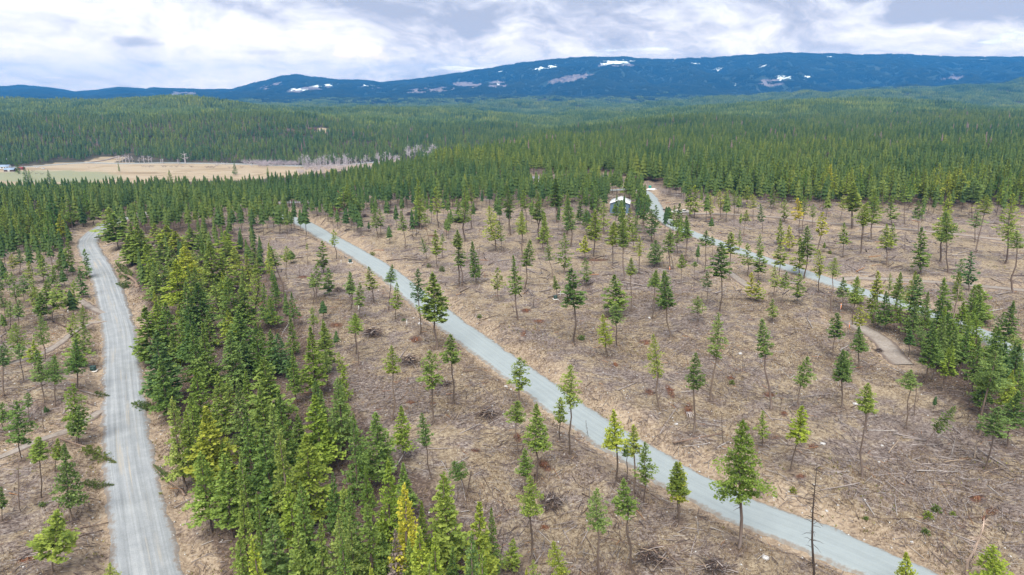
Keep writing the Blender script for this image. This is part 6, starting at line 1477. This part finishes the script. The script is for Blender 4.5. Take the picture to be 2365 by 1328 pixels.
# ------------------------------------------------------------------ bare pale trees and bushes down in the valley
def bare_mesh(name, seed, limbs, twigs, bushy):
    rg = np.random.default_rng(seed); parts = []
    if not bushy: parts.append(tube([(0, 0, -.03), (.01, 0, .5), (0, .01, 1)], [.018, .012, .003], 4, False))
    for i in range(limbs):
        h = rg.uniform(.0 if bushy else .25, .12 if bushy else .8); a = rg.uniform(0, 6.28); L = rg.uniform(.6, .95) if bushy else rg.uniform(.14, .34) * (1.25 - h)
        d = np.array([math.cos(a) * (.8 if bushy else .62), math.sin(a) * (.8 if bushy else .62), rg.uniform(.5, 1)]); d /= np.linalg.norm(d); p = np.array([0, 0, h]); q = p + d * L
        parts.append(tube([p, q], [.008, .003], 3, False))
        for k in range(twigs):
            s = rg.uniform(.3, 1); e = p + (q - p) * s; dd = d + rg.normal(0, .55, 3); dd[2] = abs(dd[2]); dd /= np.linalg.norm(dd)
            parts.append(tube([e, e + dd * L * rg.uniform(.25, .5)], [.0045, .0022], 3, False))
    V, F = merge(parts)
    return mesh_np(name, V, F, M['grey'], {'tint': np.clip(rg.normal(.5, .2, len(F)), 0, 1)})
BT = [bare_mesh('bare_tree', 870 + i, 15, 6, False) for i in range(4)]; BB = [bare_mesh('bare_bush', 880 + i, 16, 6, True) for i in range(3)]
spots = [(284, 375, 16), (291, 376, 20), (299, 375, 18), (306, 374, 14), (276, 374, 14), (333, 377, 18), (344, 377, 18), (351, 377, 14), (428, 378, 26), (322, 376, 12), (270, 372, 12), (412, 379, 12), (376, 378, 12), (372, 377, 10)]
rs = np.random.default_rng(77)
spots += [(float(x), float(377 + rs.uniform(-4, 12) - (x - 690) * 0.02), float(rs.uniform(8, 21))) for x in rs.uniform(690, 930, 110)]
spots += [(float(x), float(355 + rs.uniform(0, 18)), float(rs.uniform(16, 26))) for x in rs.uniform(940, 1010, 16)]
for n_spot, (px, py, hp) in enumerate(spots):
    X, Y, Z = at(px, py); d = float(project(X, Y, Z)[2][0]); o = link('bare_tree', BT[int(px * 3) % 4]); o.location = (X[0], Y[0], Z[0]); h = hp / FPX * d * 1.08
    o.scale = (h * 2.0, h * 2.0, h); o.rotation_euler = (0, 0, px); b = rs.uniform(.85, 1.15); o.color = (.44 * b, .40 * b, .42 * b, 1)
    tag(o, f'bare pale tree spaced along the field road, {ordw(sorted(range(14), key=lambda q: spots[q][0]).index(n_spot))} from left there' if n_spot < 14 else 'bare pale tree in the row along the valley field', 'tree', 'bare pale trees along the valley field')
for x in list(rs.uniform(585, 690, 44)) + list(rs.uniform(690, 880, 50)) + list(rs.uniform(500, 800, 24)):
    late = x > 690
    px, py = float(x), float((383 + rs.uniform(-5, 2)) if not late else 390 + rs.uniform(-6, 12))
    X, Y, Z = at(px, py); d = float(project(X, Y, Z)[2][0]); o = link('bare_bush', BB[int(px * 3) % 3]); o.location = (X[0], Y[0], Z[0]); h = rs.uniform(9, 15) / FPX * d
    o.scale = (h * 1.2, h * 1.2, h); o.rotation_euler = (0, 0, px); b = rs.uniform(.85, 1.15); o.color = (.42 * b, .37 * b, .39 * b, 1)
    tag(o, 'bare mauve grey bush in the thicket along the valley field', 'bush', 'bare bushes along the valley field')
for px, py, hp in [(330, 385.5, 4), (337, 386, 4), (345, 386, 5), (352, 386, 5), (377, 386, 5), (383, 386, 5), (396, 386, 4), (408, 386, 5), (422, 386, 4), (443, 387, 6), (478, 388, 5), (486, 388, 6), (493, 388, 6), (206, 387, 3), (559, 388, 5), (530, 388, 4), (70, 401, 4), (85, 402, 4), (97, 403, 4), (76, 396, 4)]:
    X, Y, Z = at(px, py); d = float(project(X, Y, Z)[2][0]); o = link('field_bush', BB[int(px) % 3]); o.location = (X[0], Y[0], Z[0]); h = hp / FPX * d * 1.2
    o.scale = (h * 1.3, h * 1.3, h); o.color = (.12, .085, .08, 1); tag(o, 'small dark bush standing in the pale valley field', 'bush', 'dark bushes in the valley field')

# dark firs standing alone in front of the field
for i, (px, py, h, w_) in enumerate([(38, 373, 17, 6.5), (55, 384, 20, 6.5), (65, 390, 13, 4.5), (110, 392, 18, 6.5), (540, 372, 19, 6.0), (390, 392, 16, 7), (617, 384, 13, 4), (272, 372, 15, 3)]):
    x, y = ground_hit(px, py, lambda X, Y: hgt(X, Y) + h); x, y = float(x[0]), float(y[0])
    t = T(); t.kind = 'fir_tree'; t.x, t.y, t.H, t.cf, t.cw, t.tint, t.lean, t.leany, t.size = x, y, h, .08, w_, 'd', 0, 0, .02; t.z = float(hgt(x, y)[0])
    r = build_tree(t, 5000 + i); r.name = 'spruce_tree'
    tag(r, f'dark pointed spruce rising against the pale valley field, {ordw(i) if False else ["beside the farm roof", "left of the red barn", "right of the tall farm spruce", "alone before the green field", "at the foot of the forested hill", "behind the nearer wood edge", "among the bare bushes", "by the bare trees"][i]}', 'tree', 'dark spruces by the field')

# ------------------------------------------------------------------ air
hz = bpy.data.materials.new('haze'); hz.use_nodes = True
q = NT(hz.node_tree)
HAZE = q.n('ShaderNodeVolumePrincipled', {'Color': (0.06, 0.38, 1.0, 1), 'Absorption Color': (0.10, 0.10, 0.10, 1), 'Density': 0.000066, 'Anisotropy': 0.0})
q.n('ShaderNodeOutputMaterial', {'Volume': HAZE.outputs[0]})
zmin = min(float(np.min([v.co.z for v in bpy.data.objects[n].data.vertices])) for n in ('hills', 'mountains', 'ground'))
zmax = max(float(np.max([v.co.z for v in bpy.data.objects[n].data.vertices])) for n in ('hills', 'mountains'))
V, F = box_geo(0, 6500, (zmax + 60 + zmin - 1) / 2, 38000, 17000, zmax + 60 - zmin + 1)
o = link('haze', mesh_np('haze', V, F, hz)); o['kind'] = 'stuff'
